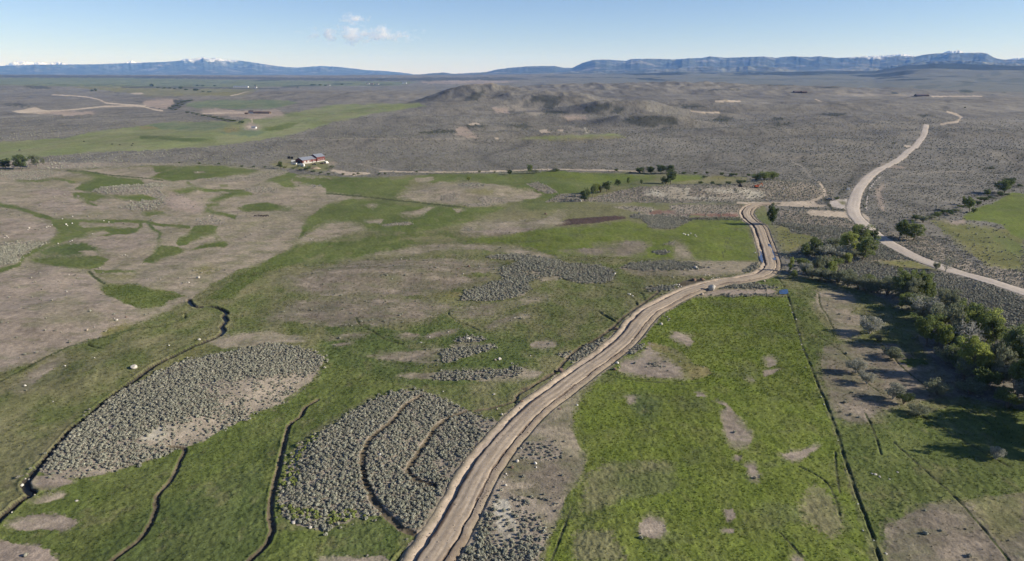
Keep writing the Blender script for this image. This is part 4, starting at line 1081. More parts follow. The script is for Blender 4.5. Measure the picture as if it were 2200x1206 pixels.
def in_view(x, y, z, m=60, mv=40):
    u, v = to_pixels(x, y, z)
    return (u > -m) & (u < 2200 + m * 3) & (v > 150) & (v < 1206 + mv)

def candidates(d0, d1, cell):
    g = np.arange(-d1, d1, cell); gy = np.arange(0, d1, cell)
    X, Y = np.meshgrid(g, gy); X = X.ravel(); Y = Y.ravel()
    X = X + rng.uniform(-.5, .5, X.size) * cell; Y = Y + rng.uniform(-.5, .5, Y.size) * cell
    d = np.hypot(X, Y); m = (d > d0) & (d < d1) & (np.abs(X) < Y * .95 + 30)
    X, Y = X[m], Y[m]
    m = in_view(X, Y, 0 * X)
    return X[m], Y[m]

SAGE_D = np.array([KINDS[n][3] for n in KN]); GRASS_D = np.array([KINDS[n][4] for n in KN])
def place_plants():
    PS, SS, TS = [], [], []
    for d0, d1, cell, mul, s0, s1 in ((100, 330, .72, 1.0, .62, 1.38), (330, 560, .82, 1.0, .70, 1.45), (560, 1000, 2.0, .50, .8, 1.9), (1000, 2300, 6.0, .22, 1.2, 3.0)):
        X, Y = candidates(d0, d1, cell)
        K = cover(X + rng.normal(0, 1.1, len(X)), Y + rng.normal(0, 1.3, len(X)), hbase(X, Y))   # ragged margins with stragglers
        Z, K2, rm = relief(X, Y, hbase(X, Y), K); K = np.where(np.isin(K2, [KI['TURNED'], KI['MUD'], KI['TAN'], KI['DITCH']]) & (K != K2), K2, K)
        dens = SAGE_D[K] * cell * cell * mul * np.where(K == KI['PLAIN'], .8, 1) * (1 - .9 * sstep(700, 2200, np.hypot(X, Y)))
        cl = .65 + .9 * sstep(-.2, .25, fbm(X / 7, Y / 7, 211, 2))
        plain = K == KI['PLAIN']
        dens = dens * np.where(plain, cl * 2.3 if d0 < 560 else cl, np.where(K == KI['SAGE'], .62 + .55 * sstep(-.40, .0, fbm(X / 5, Y / 5, 213, 3)), cl))
        dens = dens * np.where(plain, .35 + 1.2 * sstep(-.3, .3, fbm(X / 70, Y / 45, 215, 4, .6)), 1)
        keep = (rng.uniform(0, 1, len(X)) < dens) & ~rm
        X, Y, Z, K = X[keep], Y[keep], Z[keep], K[keep]
        s = (s0 * .62 + (s1 - s0 * .62) * rng.uniform(0, 1, len(X)) ** 1.5) * np.where(K == KI['SPARSE'], .8, 1) * np.where(K == KI['PLAIN'], .9, 1)
        PS.append(np.column_stack([X, Y, Z - .03])); SS.append(s)
        u, v = to_pixels(X, Y, Z)
        base = np.array([[.262, .266, .205]]) * np.ones((len(X), 1))
        warm = rng.uniform(0, 1, len(X))[:, None]
        base = base * (1 - .5 * warm) + np.array([.275, .245, .205]) * .5 * warm
        base[K == KI['PLAIN']] *= .80 if d0 < 560 else .85
        base[K == KI['BRUSH']] = np.array([.13, .14, .09])
        # the fresh yellow-green bushes on the rim of the near patch
        yg = in_poly(u, v, pts('G', '1740 720 1760 560 1830 470 1930 400 2050 330 2000 420 1900 520 1880 700 1800 740')) | in_poly(u, v, pts('G', '1740 820 2000 880 2180 900 2200 960 1900 940 1760 890')) | in_poly(u, v, pts('H', '0 880 200 860 280 920 200 980 0 960'))
        mk = yg & (rng.uniform(0, 1, len(X)) < .6)
        base[mk] = np.array([.18, .21, .06])
        base *= rng.uniform(.72, 1.25, (len(X), 1))
        TS.append(base)
    P = np.vstack(PS); S = np.concatenate(SS); T = np.vstack(TS)
    d = np.hypot(P[:, 0], P[:, 1])
    # 300 nearest bushes that stand inside the picture are things of their own
    u, v = to_pixels(P[:, 0], P[:, 1], P[:, 2])
    vis = (u > 10) & (u < 2190) & (v > 150) & (v < 1196)
    show = np.where(vis, S / d, 0)
    order = np.argsort(-show)[:300]
    own = np.zeros(len(P), bool); own[order] = True
    near = d < 420
    rot = rng.uniform(0, 6.28, len(P))
    near_v = [bush_mesh('sage_spray', 300 + i, sage_mat, 98, .13) for i in range(5)]
    far_v = [bush_mesh('sage_clump', 330 + i, sage_mat, 12, .22) for i in range(4)]
    m = near & ~own
    scatter('sagebrush', P[m], rot[m], S[m], rng.integers(0, 5, m.sum()), near_v, T[m], 'dense silver-grey sagebrush filling the patches of the meadow', 'sagebrush')
    m = ~near
    scatter('sagebrush', P[m], rot[m], S[m], rng.integers(0, 4, m.sum()), far_v, T[m], 'far-off sagebrush dotting the grey plain to the hills', 'sagebrush')
    print('sage', len(P), 'near', near.sum())
    # own ones
    m_s = leaf_mat('sage_leaf_single', (.20, .205, .152), (.30, .30, .235), False, .08)
    m_g = leaf_mat('rabbitbrush_leaf', (.17, .21, .06), (.23, .27, .09), False, .2)
    meshes = [[bush_mesh('sagebrush', 360 + i, mm, 140, .12).data for i in range(5)] for mm in (m_s, m_g)]
    for n in order:
        yel = T[n][2] < T[n][1] * .45
        o = bpy.data.objects.new('sagebrush' if not yel else 'rabbitbrush', meshes[int(yel)][int(rng.integers(5))])
        o.location = P[n]; o.rotation_euler = (0, 0, rot[n]); o.scale = (S[n],) * 3
        COL.objects.link(o)
        uu, vv = u[n], v[n]
        rx = np.interp(vv, [900, 1210], [1100, 918])
        if yel: tag(o, 'fresh yellow-green bush on the rim of the sagebrush patch left of the dirt road', 'bush', 'yellow-green bushes at the patch edge')
        elif uu > rx: tag(o, 'grey-green sagebrush on pale soil right of the dirt road at the bottom edge', 'sagebrush', 'sagebrush right of the dirt road')
        elif vv > 1115 and 740 < uu < 870: tag(o, 'silver sagebrush in the small clump by itself in green grass', 'sagebrush', 'sagebrush in the small lone clump')
        elif uu > 590:
            zx, zy = (uu - 700) / .34091, (vv - 800) / .34091
            if zx < np.interp(zy, [150, 350, 500, 760, 1000], [600, 370, 240, 280, 480]): tag(o, 'silver-grey sagebrush in the dense patch trenchward of its long trail', 'sagebrush', 'sagebrush on the trench side of the long trail')
            elif zx < np.interp(zy, [245, 430, 620, 715], [900, 640, 520, 690]): tag(o, 'silver-grey sagebrush in the dense patch between its two curved trails', 'sagebrush', 'sagebrush between the two curved trails')
            elif vv > 1045: tag(o, 'silver-grey sagebrush low in the dense patch, below both trails beside the road', 'sagebrush', 'sagebrush below the two trails')
            else: tag(o, 'silver-grey sagebrush of the dense patch between the short hooked trail and dirt road', 'sagebrush', 'sagebrush inside the hooked trail')
        else: tag(o, 'silver-grey sagebrush in the long patch beside the dark creek', 'sagebrush', 'sagebrush along the creek')
    # grass
    GP, GS, GT = [], [], []
    for d0, d1, cell, mul, s0, s1 in ((100, 240, .56, 1.0, .20, .46), (240, 420, .95, 1.0, .32, .66)):
        X, Y = candidates(d0, d1, cell)
        Z, K, rm = ground_at(X, Y)
        cl = .5 + 1.0 * sstep(-.15, .3, fbm(X / 2.6, Y / 2.6, 221, 3, .6))
        keep = (rng.uniform(0, 1, len(X)) < GRASS_D[K] * cell * cell * cl * 1.5) & ~rm
        X, Y, Z, K = X[keep], Y[keep], Z[keep], K[keep]
        GP.append(np.column_stack([X, Y, Z])); GS.append(rng.uniform(s0, s1, len(X)))
        c = albedo(X, Y, Z, K); c = c * rng.uniform(.95, 1.35, (len(X), 1)) * np.array([1.05, 1.08, .9])
        GT.append(c)
    GP = np.vstack(GP); GS = np.concatenate(GS); GT = np.vstack(GT)
    tv = [tuft_mesh('grass_tuft', 400 + i, grass_mat) for i in range(5)]
    scatter('grass', GP, rng.uniform(0, 6.28, len(GP)), GS, rng.integers(0, 5, len(GP)), tv, GT, 'green meadow grass in uneven tufts', 'grass')
    print('grass', len(GP))
place_plants()

# ------------------------------------------------------------------ trees
BARK = solid('grey_bark', (.13, .11, .085), .9, 0, .25, 6)
PALEBARK = solid('pale_dead_wood', (.34, .32, .28), .9, 0, .2, 6)
LEAF = {
 'dark': leaf_mat('dark_green_leaf', (.080, .108, .040), (.105, .135, .052), trans=.3),
 'green': leaf_mat('cottonwood_leaf', (.145, .180, .062), (.190, .225, .085), trans=.45),
 'bright': leaf_mat('young_leaf', (.240, .280, .075), (.290, .320, .100), trans=.5),
 'willow': leaf_mat('grey_willow_leaf', (.185, .205, .125), (.235, .245, .160), trans=.4),
 'grey': leaf_mat('silver_willow_leaf', (.300, .300, .235), (.350, .345, .285), trans=.35),
}
def limb(V, F, pth, rad, sides=6):
    nb = sum(len(v) for v in V); pth = np.array(pth, float); n = len(pth)
    t = np.gradient(pth, axis=0); t /= np.linalg.norm(t, axis=1)[:, None]
    vs = []
    for i in range(n):
        a = np.cross(t[i], [0.3, 1, .1]); a /= np.linalg.norm(a); b = np.cross(t[i], a)
        for s in range(sides):
            th = 6.28318 * s / sides
            vs.append(pth[i] + rad[i] * (a * math.cos(th) + b * math.sin(th)))
    fs = [[nb + i * sides + s, nb + i * sides + (s + 1) % sides, nb + (i + 1) * sides + (s + 1) % sides, nb + (i + 1) * sides + s] for i in range(n - 1) for s in range(sides)]
    V.append(np.array(vs)); F.append(np.array(fs))
def tree_meshes(seed, form, leaf):
    """unit height, unit width; form: tree, column, shrub, round, snag"""
    rg = np.random.default_rng(seed)
    V, F = [], []; tips = []
    if form in ('shrub',):
        ns = 9
        for i in range(ns):
            a = rg.uniform(0, 6.28); r = rg.uniform(.15, .42)
            e = np.array([math.cos(a) * r, math.sin(a) * r, rg.uniform(.5, .82)])
            limb(V, F, [[0, 0, -.05], e * [.35, .35, .5], e], [.022, .014, .006], 4); tips.append((e, .2))
            for k in range(2): tips.append((e * rg.uniform(.5, .9) + rg.normal(0, .09, 3), .17))
    else:
        base = {'tree': .22, 'column': .12, 'round': .14, 'snag': .18}[form]
        lean = rg.normal(0, .05, 2)
        tk = np.array([[0, 0, -.04], [lean[0] * .3, lean[1] * .3, .2], [lean[0], lean[1], .5], [lean[0] * 1.6, lean[1] * 1.6, .82]])
        limb(V, F, tk, [.036, .028, .018, .006], 8)
        nb = {'tree': 13, 'column': 14, 'round': 15, 'snag': 16}[form]
        for i in range(nb):
            t = base + (0.80 - base) * (i + rg.uniform(0, .8)) / nb
            p = np.array([np.interp(t, tk[:, 2], tk[:, 0]), np.interp(t, tk[:, 2], tk[:, 1]), t])
            a = i * 2.4 + rg.normal(0, .4)
            w = {'tree': .50, 'column': .40, 'round': .46, 'snag': .5}[form]
            shape = math.sqrt(max(.05, 1 - ((t - .50) / .56) ** 2))
            r = w * shape * rg.uniform(.55, .95) * .85
            e = p + np.array([math.cos(a) * r, math.sin(a) * r, rg.uniform(.04, .18)])
            mid = (p + e) / 2 + [0, 0, .02]
            limb(V, F, [p, mid, e], [.014, .009, .004], 5)
            tips.append((e, .15)); tips.append((mid + rg.normal(0, .05, 3), .12))
            if form in ('round', 'tree'): tips.append((e + rg.normal(0, .10, 3), .12))
            if form == 'snag':
                for k in range(4):
                    e2 = e + rg.normal(0, .12, 3) + [0, 0, .06]; limb(V, F, [mid, (mid + e2) / 2 + rg.normal(0, .02, 3), e2], [.007, .005, .002], 4)
        tips.append((tk[-1] + [0, 0, .08], .15)); tips.append((tk[-1], .17))
    TV, TF = np.vstack(V), np.vstack(F)
    LV, LF = [], []; nb = 0
    per = {'tree': 115, 'column': 100, 'round': 125, 'shrub': 120, 'snag': 14}[form]
    size = .036 if form != 'shrub' else .042
    for e, r in tips:
        n = int(per * rg.uniform(.5, 1.4))
        dv = rg.normal(size=(n, 3)); dv /= np.linalg.norm(dv, axis=1)[:, None]
        rr = r * rg.uniform(.35, 1.0, (n, 1)) ** .6
        P = e + dv * rr * [1.0, 1.0, .75]
        P[:, 2] = np.maximum(P[:, 2], .015)
        v, f = cards(P, size, rg, .2, 1.5, dv)
        LV.append(v); LF.append(f + nb); nb += len(v)
    LV = np.vstack(LV); LF = np.vstack(LF)
    top = np.percentile(LV[:, 2], 99.5); wd = np.percentile(np.abs(LV[:, :2]), 98) * 2
    sc = np.array([1 / wd, 1 / wd, 1 / top])
    return (TV * sc, TF, LV * sc, LF)
_tc = {}
def tree_data(seed, form, leaf):
    key = (seed, form, leaf)
    if key not in _tc:
        TV, TF, LV, LF = tree_meshes(seed, form, leaf)
        bark = PALEBARK if (form == 'snag' or leaf == 'grey') else BARK
        a = mesh_np('trunk', TV, TF, bark, smooth=True, link=False).data
        b = mesh_np('crown', LV, LF, LEAF[leaf], link=False).data
        _tc[key] = (a, b)
    return _tc[key]
NAMES = {('tree', 'dark'): 'cottonwood_tree', ('tree', 'green'): 'cottonwood_tree', ('tree', 'bright'): 'aspen_tree', ('column', 'bright'): 'aspen_tree', ('column', 'green'): 'poplar_tree', ('column', 'dark'): 'poplar_tree'}
tree_spots = []
def plant(u, v, hpx, wpx, form, leaf, label, group=None, seed=None, xy=None):
    x, y, z0 = gp(u, v)
    z = float(ground_at(x, y)[0][0])
    dist = y * CP + (H - z) * SP
    h = hpx * dist / FPX * 1.06; w = wpx * dist / FPX
    dep = math.atan2(H, math.hypot(x, y))
    h = h / max(.55, math.cos(dep)) * (1 - .12 * math.sin(dep) * w / max(h, .1))
    h = max(h, .5)
    if u > 1680 and v > 500: h *= 1.12; w *= 1.22
    seed = seed if seed is not None else int(rng.integers(0, 4))
    a, b = tree_data(seed, form, leaf)
    nm = NAMES.get((form, leaf), {'shrub': 'willow_shrub', 'round': 'round_tree', 'snag': 'bare_tree', 'tree': 'willow_tree', 'column': 'poplar_tree'}[form])
    cat = 'shrub' if form == 'shrub' else 'tree'
    big = hpx >= 9
    rz = random.uniform(0, 6.28)
    if big:
        r = bpy.data.objects.new(nm, None); COL.objects.link(r)
        t = bpy.data.objects.new('trunk' if form != 'shrub' else 'stems', a); COL.objects.link(t); t.parent = r
        c = bpy.data.objects.new('crown', b); COL.objects.link(c); c.parent = r
    else:
        r = bpy.data.objects.new(nm, b); COL.objects.link(r)
    r.location = (x, y, z - .05); r.rotation_euler = (0, 0, rz); r.scale = (w, w, h)
    tree_spots.append((x, y, max(w / 2, .5)))
    return tag(r, label, cat, group)
# ------------------------------------------------------------------ the trees one can tell apart
T_ = plant
T_(1659, 483, 42, 25, 'round', 'dark', 'dark round tree standing alone where the new dirt road bends at the top')
T_(1731, 552, 25, 15, 'column', 'green', 'slim green tree left of the taller pair above the brown willow')
T_(1748, 547, 31, 21, 'tree', 'green', 'green tree at the left end of the grove below the sage field')
T_(1821, 546, 40, 31, 'tree', 'bright', 'bright yellow-green tree in the middle of the creek grove')
T_(1792, 560, 27, 48, 'shrub', 'grey', 'wide grey leafless willow under the bright yellow-green tree')
T_(1845, 532, 42, 31, 'tree', 'green', 'tall green tree at the back of the creek grove')
T_(1851, 562, 47, 39, 'tree', 'green', 'biggest green cottonwood of the grove beside the gravel road')
T_(1822, 566, 20, 17, 'shrub', 'bright', 'small yellow-green bush left of the biggest cottonwood')
T_(1874, 517, 21, 19, 'round', 'dark', 'small dark round tree at the edge of the gravel road')
T_(1790, 536, 22, 34, 'shrub', 'willow', 'olive willow thicket behind the wide grey willow')
T_(1762, 556, 22, 22, 'shrub', 'willow', 'low olive willow between the grove and the slim tree')
T_(1752, 586, 32, 24, 'tree', 'willow', 'grey-green tree standing just below the creek grove')
T_(1786, 593, 27, 18, 'tree', 'bright', 'small bright tree alone in sage above the willow row')
T_(1770, 592, 14, 18, 'shrub', 'bright', 'low bright bush touching the small bright tree')
T_(1722, 571, 13, 22, 'shrub', 'green', 'green bush by the ditch left of the creek grove')
T_(1697, 583, 25, 11, 'column', 'bright', 'thin bright sapling in the ditch by the parcel corner')
T_(1703, 598, 16, 14, 'shrub', 'green', 'small green bush under the thin bright sapling')
T_(1931, 515, 38, 28, 'tree', 'green', 'left of the two green trees right of the gravel road')
T_(1963, 517, 32, 33, 'tree', 'green', 'right of the two green trees right of the gravel road')
T_(1948, 512, 25, 20, 'shrub', 'willow', 'olive bush between the two green trees by the gravel road')
T_(1983, 479, 14, 17, 'shrub', 'willow', 'dull green bush above the two trees by the gravel road')
T_(1968, 474, 11, 20, 'shrub', 'dark', 'dark low thicket behind the two trees by the gravel road')
T_(2031, 585, 31, 25, 'snag', 'willow', 'bare leaning tree beside the gravel road', seed=3)
T_(2011, 580, 15, 11, 'shrub', 'willow', 'little grey-green bush left of the bare leaning tree')
row = [(1745, 598, 20, 22), (1762, 602, 20, 26), (1782, 606, 22, 26), (1800, 610, 23, 28), (1822, 616, 24, 28), (1843, 621, 25, 28), (1864, 626, 26, 28), (1884, 630, 28, 28), (1906, 634, 32, 30)]
for i, (u_, v_, h_, w_) in enumerate(row):
    T_(u_, v_, h_, w_, 'shrub', 'willow', 'grey-green willow in the low unbroken row above the green pasture', 'willows in the low row above the pasture', seed=i % 4)
T_(1935, 645, 55, 36, 'tree', 'green', 'tall green tree where the low willow row ends')
T_(1954, 652, 48, 28, 'tree', 'willow', 'greyish tree squeezed behind the two tall green trees')
T_(1977, 642, 50, 32, 'tree', 'green', 'tall green tree with yellow tips right of the greyish one')
T_(1937, 664, 27, 12, 'column', 'bright', 'narrow bright tree at the foot of the tall green tree')
T_(1966, 670, 34, 34, 'shrub', 'willow', 'olive willow at the foot of the tall yellow-tipped tree')
T_(1986, 690, 42, 50, 'shrub', 'grey', 'broad silvery willow in the upper tree line')
T_(2029, 714, 50, 54, 'shrub', 'willow', 'big rounded grey-green willow in the middle of the tree line')
T_(1989, 744, 58, 44, 'tree', 'green', 'pale green cottonwood leaning out over the pasture')
T_(2026, 756, 48, 34, 'tree', 'bright', 'yellow-green tree beside the cottonwood over the pasture')
T_(2062, 742, 40, 40, 'shrub', 'willow', 'willow clump right behind the silvery dead-topped tree')
T_(2075, 768, 68, 46, 'snag', 'grey', 'silvery dead-topped tree standing above the tree line', seed=2)
T_(2058, 790, 40, 40, 'shrub', 'green', 'dark green bush under the silvery dead-topped tree')
T_(2030, 782, 34, 40, 'shrub', 'willow', 'willow bush spreading into shade left of the dead-topped tree')
T_(2098, 815, 76, 62, 'tree', 'bright', 'large yellow-green cottonwood near the right edge')
T_(2125, 800, 58, 40, 'tree', 'willow', 'thin grey-green tree behind the large yellow-green cottonwood')
T_(2150, 826, 70, 42, 'tree', 'willow', 'sparse tree with pale trunk between two big cottonwoods')
T_(2120, 838, 40, 44, 'shrub', 'green', 'shaded bush below the sparse pale-trunked tree')
T_(2182, 856, 88, 62, 'tree', 'green', 'largest leafy cottonwood cut by the right edge')
T_(2164, 876, 34, 40, 'shrub', 'green', 'deep green bush at the foot of the largest cottonwood')
T_(2200, 810, 62, 48, 'tree', 'green', 'green treetop behind the largest cottonwood at the edge')
T_(2070, 815, 34, 36, 'shrub', 'willow', 'shaded willow in front of the large yellow-green cottonwood')
T_(2000, 716, 30, 30, 'shrub', 'green', 'green bush between silvery willow and pale cottonwood')
T_(2085, 846, 26, 40, 'shrub', 'willow', 'low willow in deep shade beside the pasture corner')
for i, (u_, v_, h_, w_) in enumerate([(2245, 868, 92, 66), (2285, 925, 98, 70), (2255, 905, 84, 56), (2330, 985, 104, 74), (2300, 948, 90, 60), (2370, 960, 98, 66)]):
    T_(u_, v_, h_, w_, 'tree', 'green', 'cottonwood past the right edge throwing shade on the pasture', 'cottonwoods past the right edge', seed=i % 4)
T_(1868, 717, 31, 36, 'shrub', 'grey', 'highest grey bush out in the shaded pasture')
T_(1885, 732, 13, 20, 'shrub', 'willow', 'tiny bush just below the highest grey pasture bush')
T_(1915, 770, 21, 36, 'shrub', 'willow', 'flat spreading bush in the middle of the pasture shadows')
T_(1838, 802, 27, 29, 'shrub', 'grey', 'grey bush nearest the parcel edge in the brown pasture')
T_(1862, 825, 21, 27, 'shrub', 'grey', 'loose grey bush just below the one nearest the parcel edge')
T_(1917, 858, 29, 34, 'shrub', 'grey', 'pale grey bush at the corner of brown and green pasture')
T_(1941, 869, 22, 26, 'shrub', 'dark', 'dark green bush right of the pale grey corner bush')
T_(1972, 892, 18, 34, 'shrub', 'willow', 'low feathery bush at the end of the three pasture bushes')
T_(2014, 849, 27, 38, 'shrub', 'willow', 'olive bush alone in the tree shade of the pasture')
T_(2140, 986, 22, 22, 'shrub', 'grey', 'small silver bush alone on the green at the right')
fr = random.Random(11)
belt = [(1705, 592), (1760, 600), (1850, 622), (1925, 640), (1960, 662), (1992, 700), (2030, 745), (2070, 790), (2120, 822), (2200, 862), (2260, 900)]
for k in range(34):                                   # the undergrowth that closes the belt
    t = (k + fr.uniform(.1, .9)) / 34 * (len(belt) - 1); i = int(t); f = t - i
    bu = belt[i][0] * (1 - f) + belt[i + 1][0] * f; bv = belt[i][1] * (1 - f) + belt[i + 1][1] * f
    g = (bv - 590) / 280; hh = 15 + 30 * g + fr.uniform(-4, 8)
    T_(bu + fr.uniform(-10, 22), bv - fr.uniform(0, 16) * (.5 + g), hh, hh * fr.uniform(.8, 1.3), 'shrub', fr.choice(['willow', 'willow', 'green', 'grey', 'green']), 'leafy undergrowth bush closing the gaps of the long creek tree belt', 'undergrowth of the creek tree belt', seed=k % 4)
for k in range(12):
    t = (k + fr.uniform(.2, .8)) / 12; bu = 1940 + 300 * t; bv = 640 + 215 * t ** 1.05
    hh = 36 + 42 * t + fr.uniform(-6, 10)
    T_(bu + fr.uniform(0, 26), bv - fr.uniform(4, 20), hh, hh * fr.uniform(.5, .75), 'tree', fr.choice(['green', 'willow', 'green', 'bright']), 'cottonwood in the crowded back row of the creek tree belt', 'back row of the creek tree belt', seed=k % 4)
for k in range(12):
    T_(fr.uniform(1708, 1860), fr.uniform(538, 575), fr.uniform(10, 18), fr.uniform(14, 26), 'shrub', fr.choice(['willow', 'green', 'willow']), 'scrubby bush around the grove beside the gravel road', 'scrub around the roadside grove', seed=k % 4)
for k in range(14):
    t = k / 13; T_(2000 + 165 * t + fr.uniform(-4, 4), 468 - 48 * t + fr.uniform(-4, 3), fr.uniform(5, 10), fr.uniform(10, 16), 'shrub', fr.choice(['willow', 'dark', 'green']), 'low bush in the scrub bordering the bright field', 'scrub bordering the bright field', seed=k % 4)
# upper right
T_(2083, 455, 30, 26, 'tree', 'green', 'green tree at the lower left corner of the bright field')
T_(2072, 441, 15, 12, 'round', 'dark', 'small dark tree above the corner of the bright field')
T_(2092, 458, 12, 12, 'shrub', 'green', 'small bush right under the corner tree of the field')
T_(2121, 420, 13, 13, 'round', 'green', 'small round tree half way up the bright field edge')
T_(2104, 432, 8, 14, 'shrub', 'green', 'low bush between the two small trees of the field edge')
T_(2158, 416, 27, 37, 'tree', 'green', 'broad green tree at the top of the bright field')
T_(2168, 397, 14, 22, 'tree', 'dark', 'dark tree behind the broad tree at the field top')
T_(2150, 421, 10, 14, 'shrub', 'willow', 'shaded bush left of the broad tree at the field top')
T_(2189, 403, 7, 10, 'shrub', 'dark', 'small dark bush right of the field-top trees')
T_(2043, 463, 8, 14, 'shrub', 'dark', 'dark low bush left of the corner tree of the field')
T_(2010, 466, 7, 16, 'shrub', 'dark', 'dark flat bush between field corner and the two roadside trees')
# creek above the parcel
T_(1255, 433, 22, 17, 'round', 'dark', 'dark tree at the bottom of the slanting tree line above parcel')
T_(1264, 430, 25, 14, 'tree', 'green', 'green tree second from the bottom of the slanting line')
T_(1273, 423, 26, 16, 'tree', 'green', 'green tree left of the bright one in the slanting line')
T_(1281, 416, 21, 14, 'tree', 'bright', 'light yellow-green tree in the slanting tree line')
T_(1303, 413, 22, 17, 'tree', 'dark', 'dark tree past the gap in the slanting line')
T_(1290, 414, 15, 14, 'shrub', 'willow', 'pale shrub filling the gap in the slanting line')
T_(1329, 402, 16, 17, 'tree', 'dark', 'open-branched tree on the knoll edge right of the gap')
T_(1349, 398, 16, 10, 'tree', 'green', 'narrow leaning tree on the knoll edge')
T_(1378, 396, 9, 7, 'column', 'dark', 'little pointed tree between knoll edge and dark clump')
T_(1430, 396, 15, 22, 'shrub', 'dark', 'low dark thicket left of the tall dark tree on the knoll')
T_(1441, 396, 27, 21, 'tree', 'dark', 'tall dark tree at the back of the knoll')
T_(1374, 372, 12, 23, 'shrub', 'dark', 'first low thicket of the far hedgerow by the track')
T_(1397, 373, 14, 17, 'round', 'dark', 'dark rounded trees of the hedgerow behind the meadow')
T_(1420, 374, 18, 20, 'tree', 'dark', 'taller tree in the hedgerow behind the meadow')
T_(1440, 374, 18, 20, 'tree', 'dark', 'last tall tree of the hedgerow behind the meadow')
T_(1138, 374, 19, 12, 'tree', 'green', 'green tree standing alone over the far track')
T_(1095, 376, 10, 11, 'round', 'dark', 'small dark round bush left of the lone track tree')
T_(1148, 373, 8, 18, 'shrub', 'willow', 'low scrub right of the lone track tree')
T_(1192, 369, 6, 18, 'shrub', 'dark', 'dark flat bush where the far track meets the meadow')
T_(1324, 369, 6, 8, 'shrub', 'dark', 'dark dot of a bush on the far track')
T_(1007, 389, 9, 9, 'shrub', 'bright', 'little green bush in the far meadow')
for i, (u_, v_, h_, w_) in enumerate([(1519, 375, 6, 6), (1550, 379, 8, 8), (1576, 379, 7, 20), (1608, 380, 6, 10), (1514, 382, 4, 10), (1470, 374, 4, 12), (1495, 374, 4, 10)]):
    T_(u_, v_, h_, w_, 'shrub', 'dark', 'small dark bush along the upper edge of the dry strip', 'bushes above the dry strip')
for i, (u_, v_, h_, w_) in enumerate([(1505, 397, 7, 11), (1529, 397, 7, 11), (1564, 398, 8, 11), (1589, 397, 10, 14), (1598, 394, 7, 7), (1545, 398, 3, 12)]):
    T_(u_, v_, h_, w_, 'shrub', 'dark', 'small dark bush along the lower edge of the dry strip', 'bushes below the dry strip')
T_(1624, 389, 14, 22, 'shrub', 'green', 'left shoulder of the big green thicket right of the dry strip')
T_(1642, 389, 19, 26, 'shrub', 'green', 'middle and highest of the big green thicket')
T_(1661, 387, 17, 24, 'shrub', 'green', 'right shoulder of the big green thicket')
T_(12, 362, 20, 23, 'round', 'dark', 'round dark tree at the far left edge')
T_(45, 364, 29, 27, 'round', 'dark', 'tallest round dark tree of the left edge trees')
T_(79, 359, 25, 18, 'tree', 'willow', 'thin grey-green tree right of the tall round tree')
T_(94, 355, 15, 11, 'tree', 'willow', 'small thin tree at the right end of the left edge trees')
T_(-30, 366, 26, 24, 'round', 'dark', 'dark tree just past the left edge')
T_(642, 361, 7, 8, 'shrub', 'willow', 'pale bush at the left end of the parked trailers')
T_(664, 364, 7, 10, 'shrub', 'green', 'green bush below the white camper trailer')
T_(712, 362, 6, 12, 'shrub', 'willow', 'grey bush below the dome tent')
T_(603, 363, 15, 11, 'tree', 'green', 'green tree left of the red barn')
T_(659, 366, 6, 12, 'shrub', 'dark', 'dark bush right in front of the white trailer')
T_(686, 343, 4, 7, 'shrub', 'green', 'small bush at the right corner of the red barn')
T_(1796, 430, 7, 12, 'shrub', 'dark', 'dark bush beside the roadside ditch at the junction', None)
T_(326, 188, 7, 8, 'tree', 'dark', 'far lone tree at the left end of the distant ranch trees')
T_(388, 193, 6, 8, 'tree', 'dark', 'far tree in the middle of the distant ranch trees')
T_(421, 196, 5, 12, 'round', 'dark', 'far broad tree at the right of the distant ranch trees')
T_(206, 197, 6, 6, 'column', 'dark', 'tiny far pointed tree on the left hill', None)
T_(198, 197, 4, 6, 'shrub', 'dark', 'tiny far bush beside the pointed tree on the left hill')
T_(519, 266, 6, 12, 'shrub', 'dark', 'dark bush at the end of the far valley thicket')
for (u_, v_, w_) in [(403, 243, 9), (415, 245, 10), (425, 247, 12), (437, 250, 12), (450, 252, 12), (462, 254, 14), (474, 257, 16), (486, 259.5, 18), (498, 261, 14), (503, 262, 8)]:
    T_(u_, v_, 3.2, w_, 'shrub', 'dark', 'dark bush in the thin line crossing the far valley', 'bushes lining the far valley creek')
for (u_, v_, w_) in [(364, 234, 7), (370, 236, 8), (372, 230, 7), (380, 228, 8), (386, 232, 7), (383, 224, 8), (391, 221, 9), (397, 219, 8), (404, 218, 9), (411, 217, 8), (378, 237, 7), (392, 226, 6)]:
    T_(u_, v_, 2.4, w_, 'shrub', 'dark', 'dark willow bush in the far marshy bend', 'bushes in the far marshy bend')
for (u_, v_, w_) in [(340, 190, 8), (352, 191, 8), (364, 191, 7), (375, 192, 6), (400, 194, 8), (436, 198, 8), (450, 199, 9), (425, 185, 7), (436, 186, 6), (462, 186, 7), (548, 185, 5), (673, 184, 14), (688, 184, 8), (700, 185, 7), (735, 183, 7), (640, 189, 3)]:
    T_(u_, v_, 2.4, w_, 'shrub', 'dark', 'dark far scrub on the distant flats', 'scrub on the distant flats')
for (u_, v_, w_) in [(1476, 320, 4), (1623, 312, 4), (1652, 350, 4), (1725, 349, 5), (1774, 344, 4), (1920, 309, 7), (2148, 324, 5), (2130, 363, 12), (2073, 233, 5), (2104, 361, 6), (1613, 354, 5), (2186, 342, 4)]:
    T_(u_, v_, 3.0, w_, 'shrub', 'dark', 'dark single bush standing out of the open sage plain', 'single bushes on the sage plain')
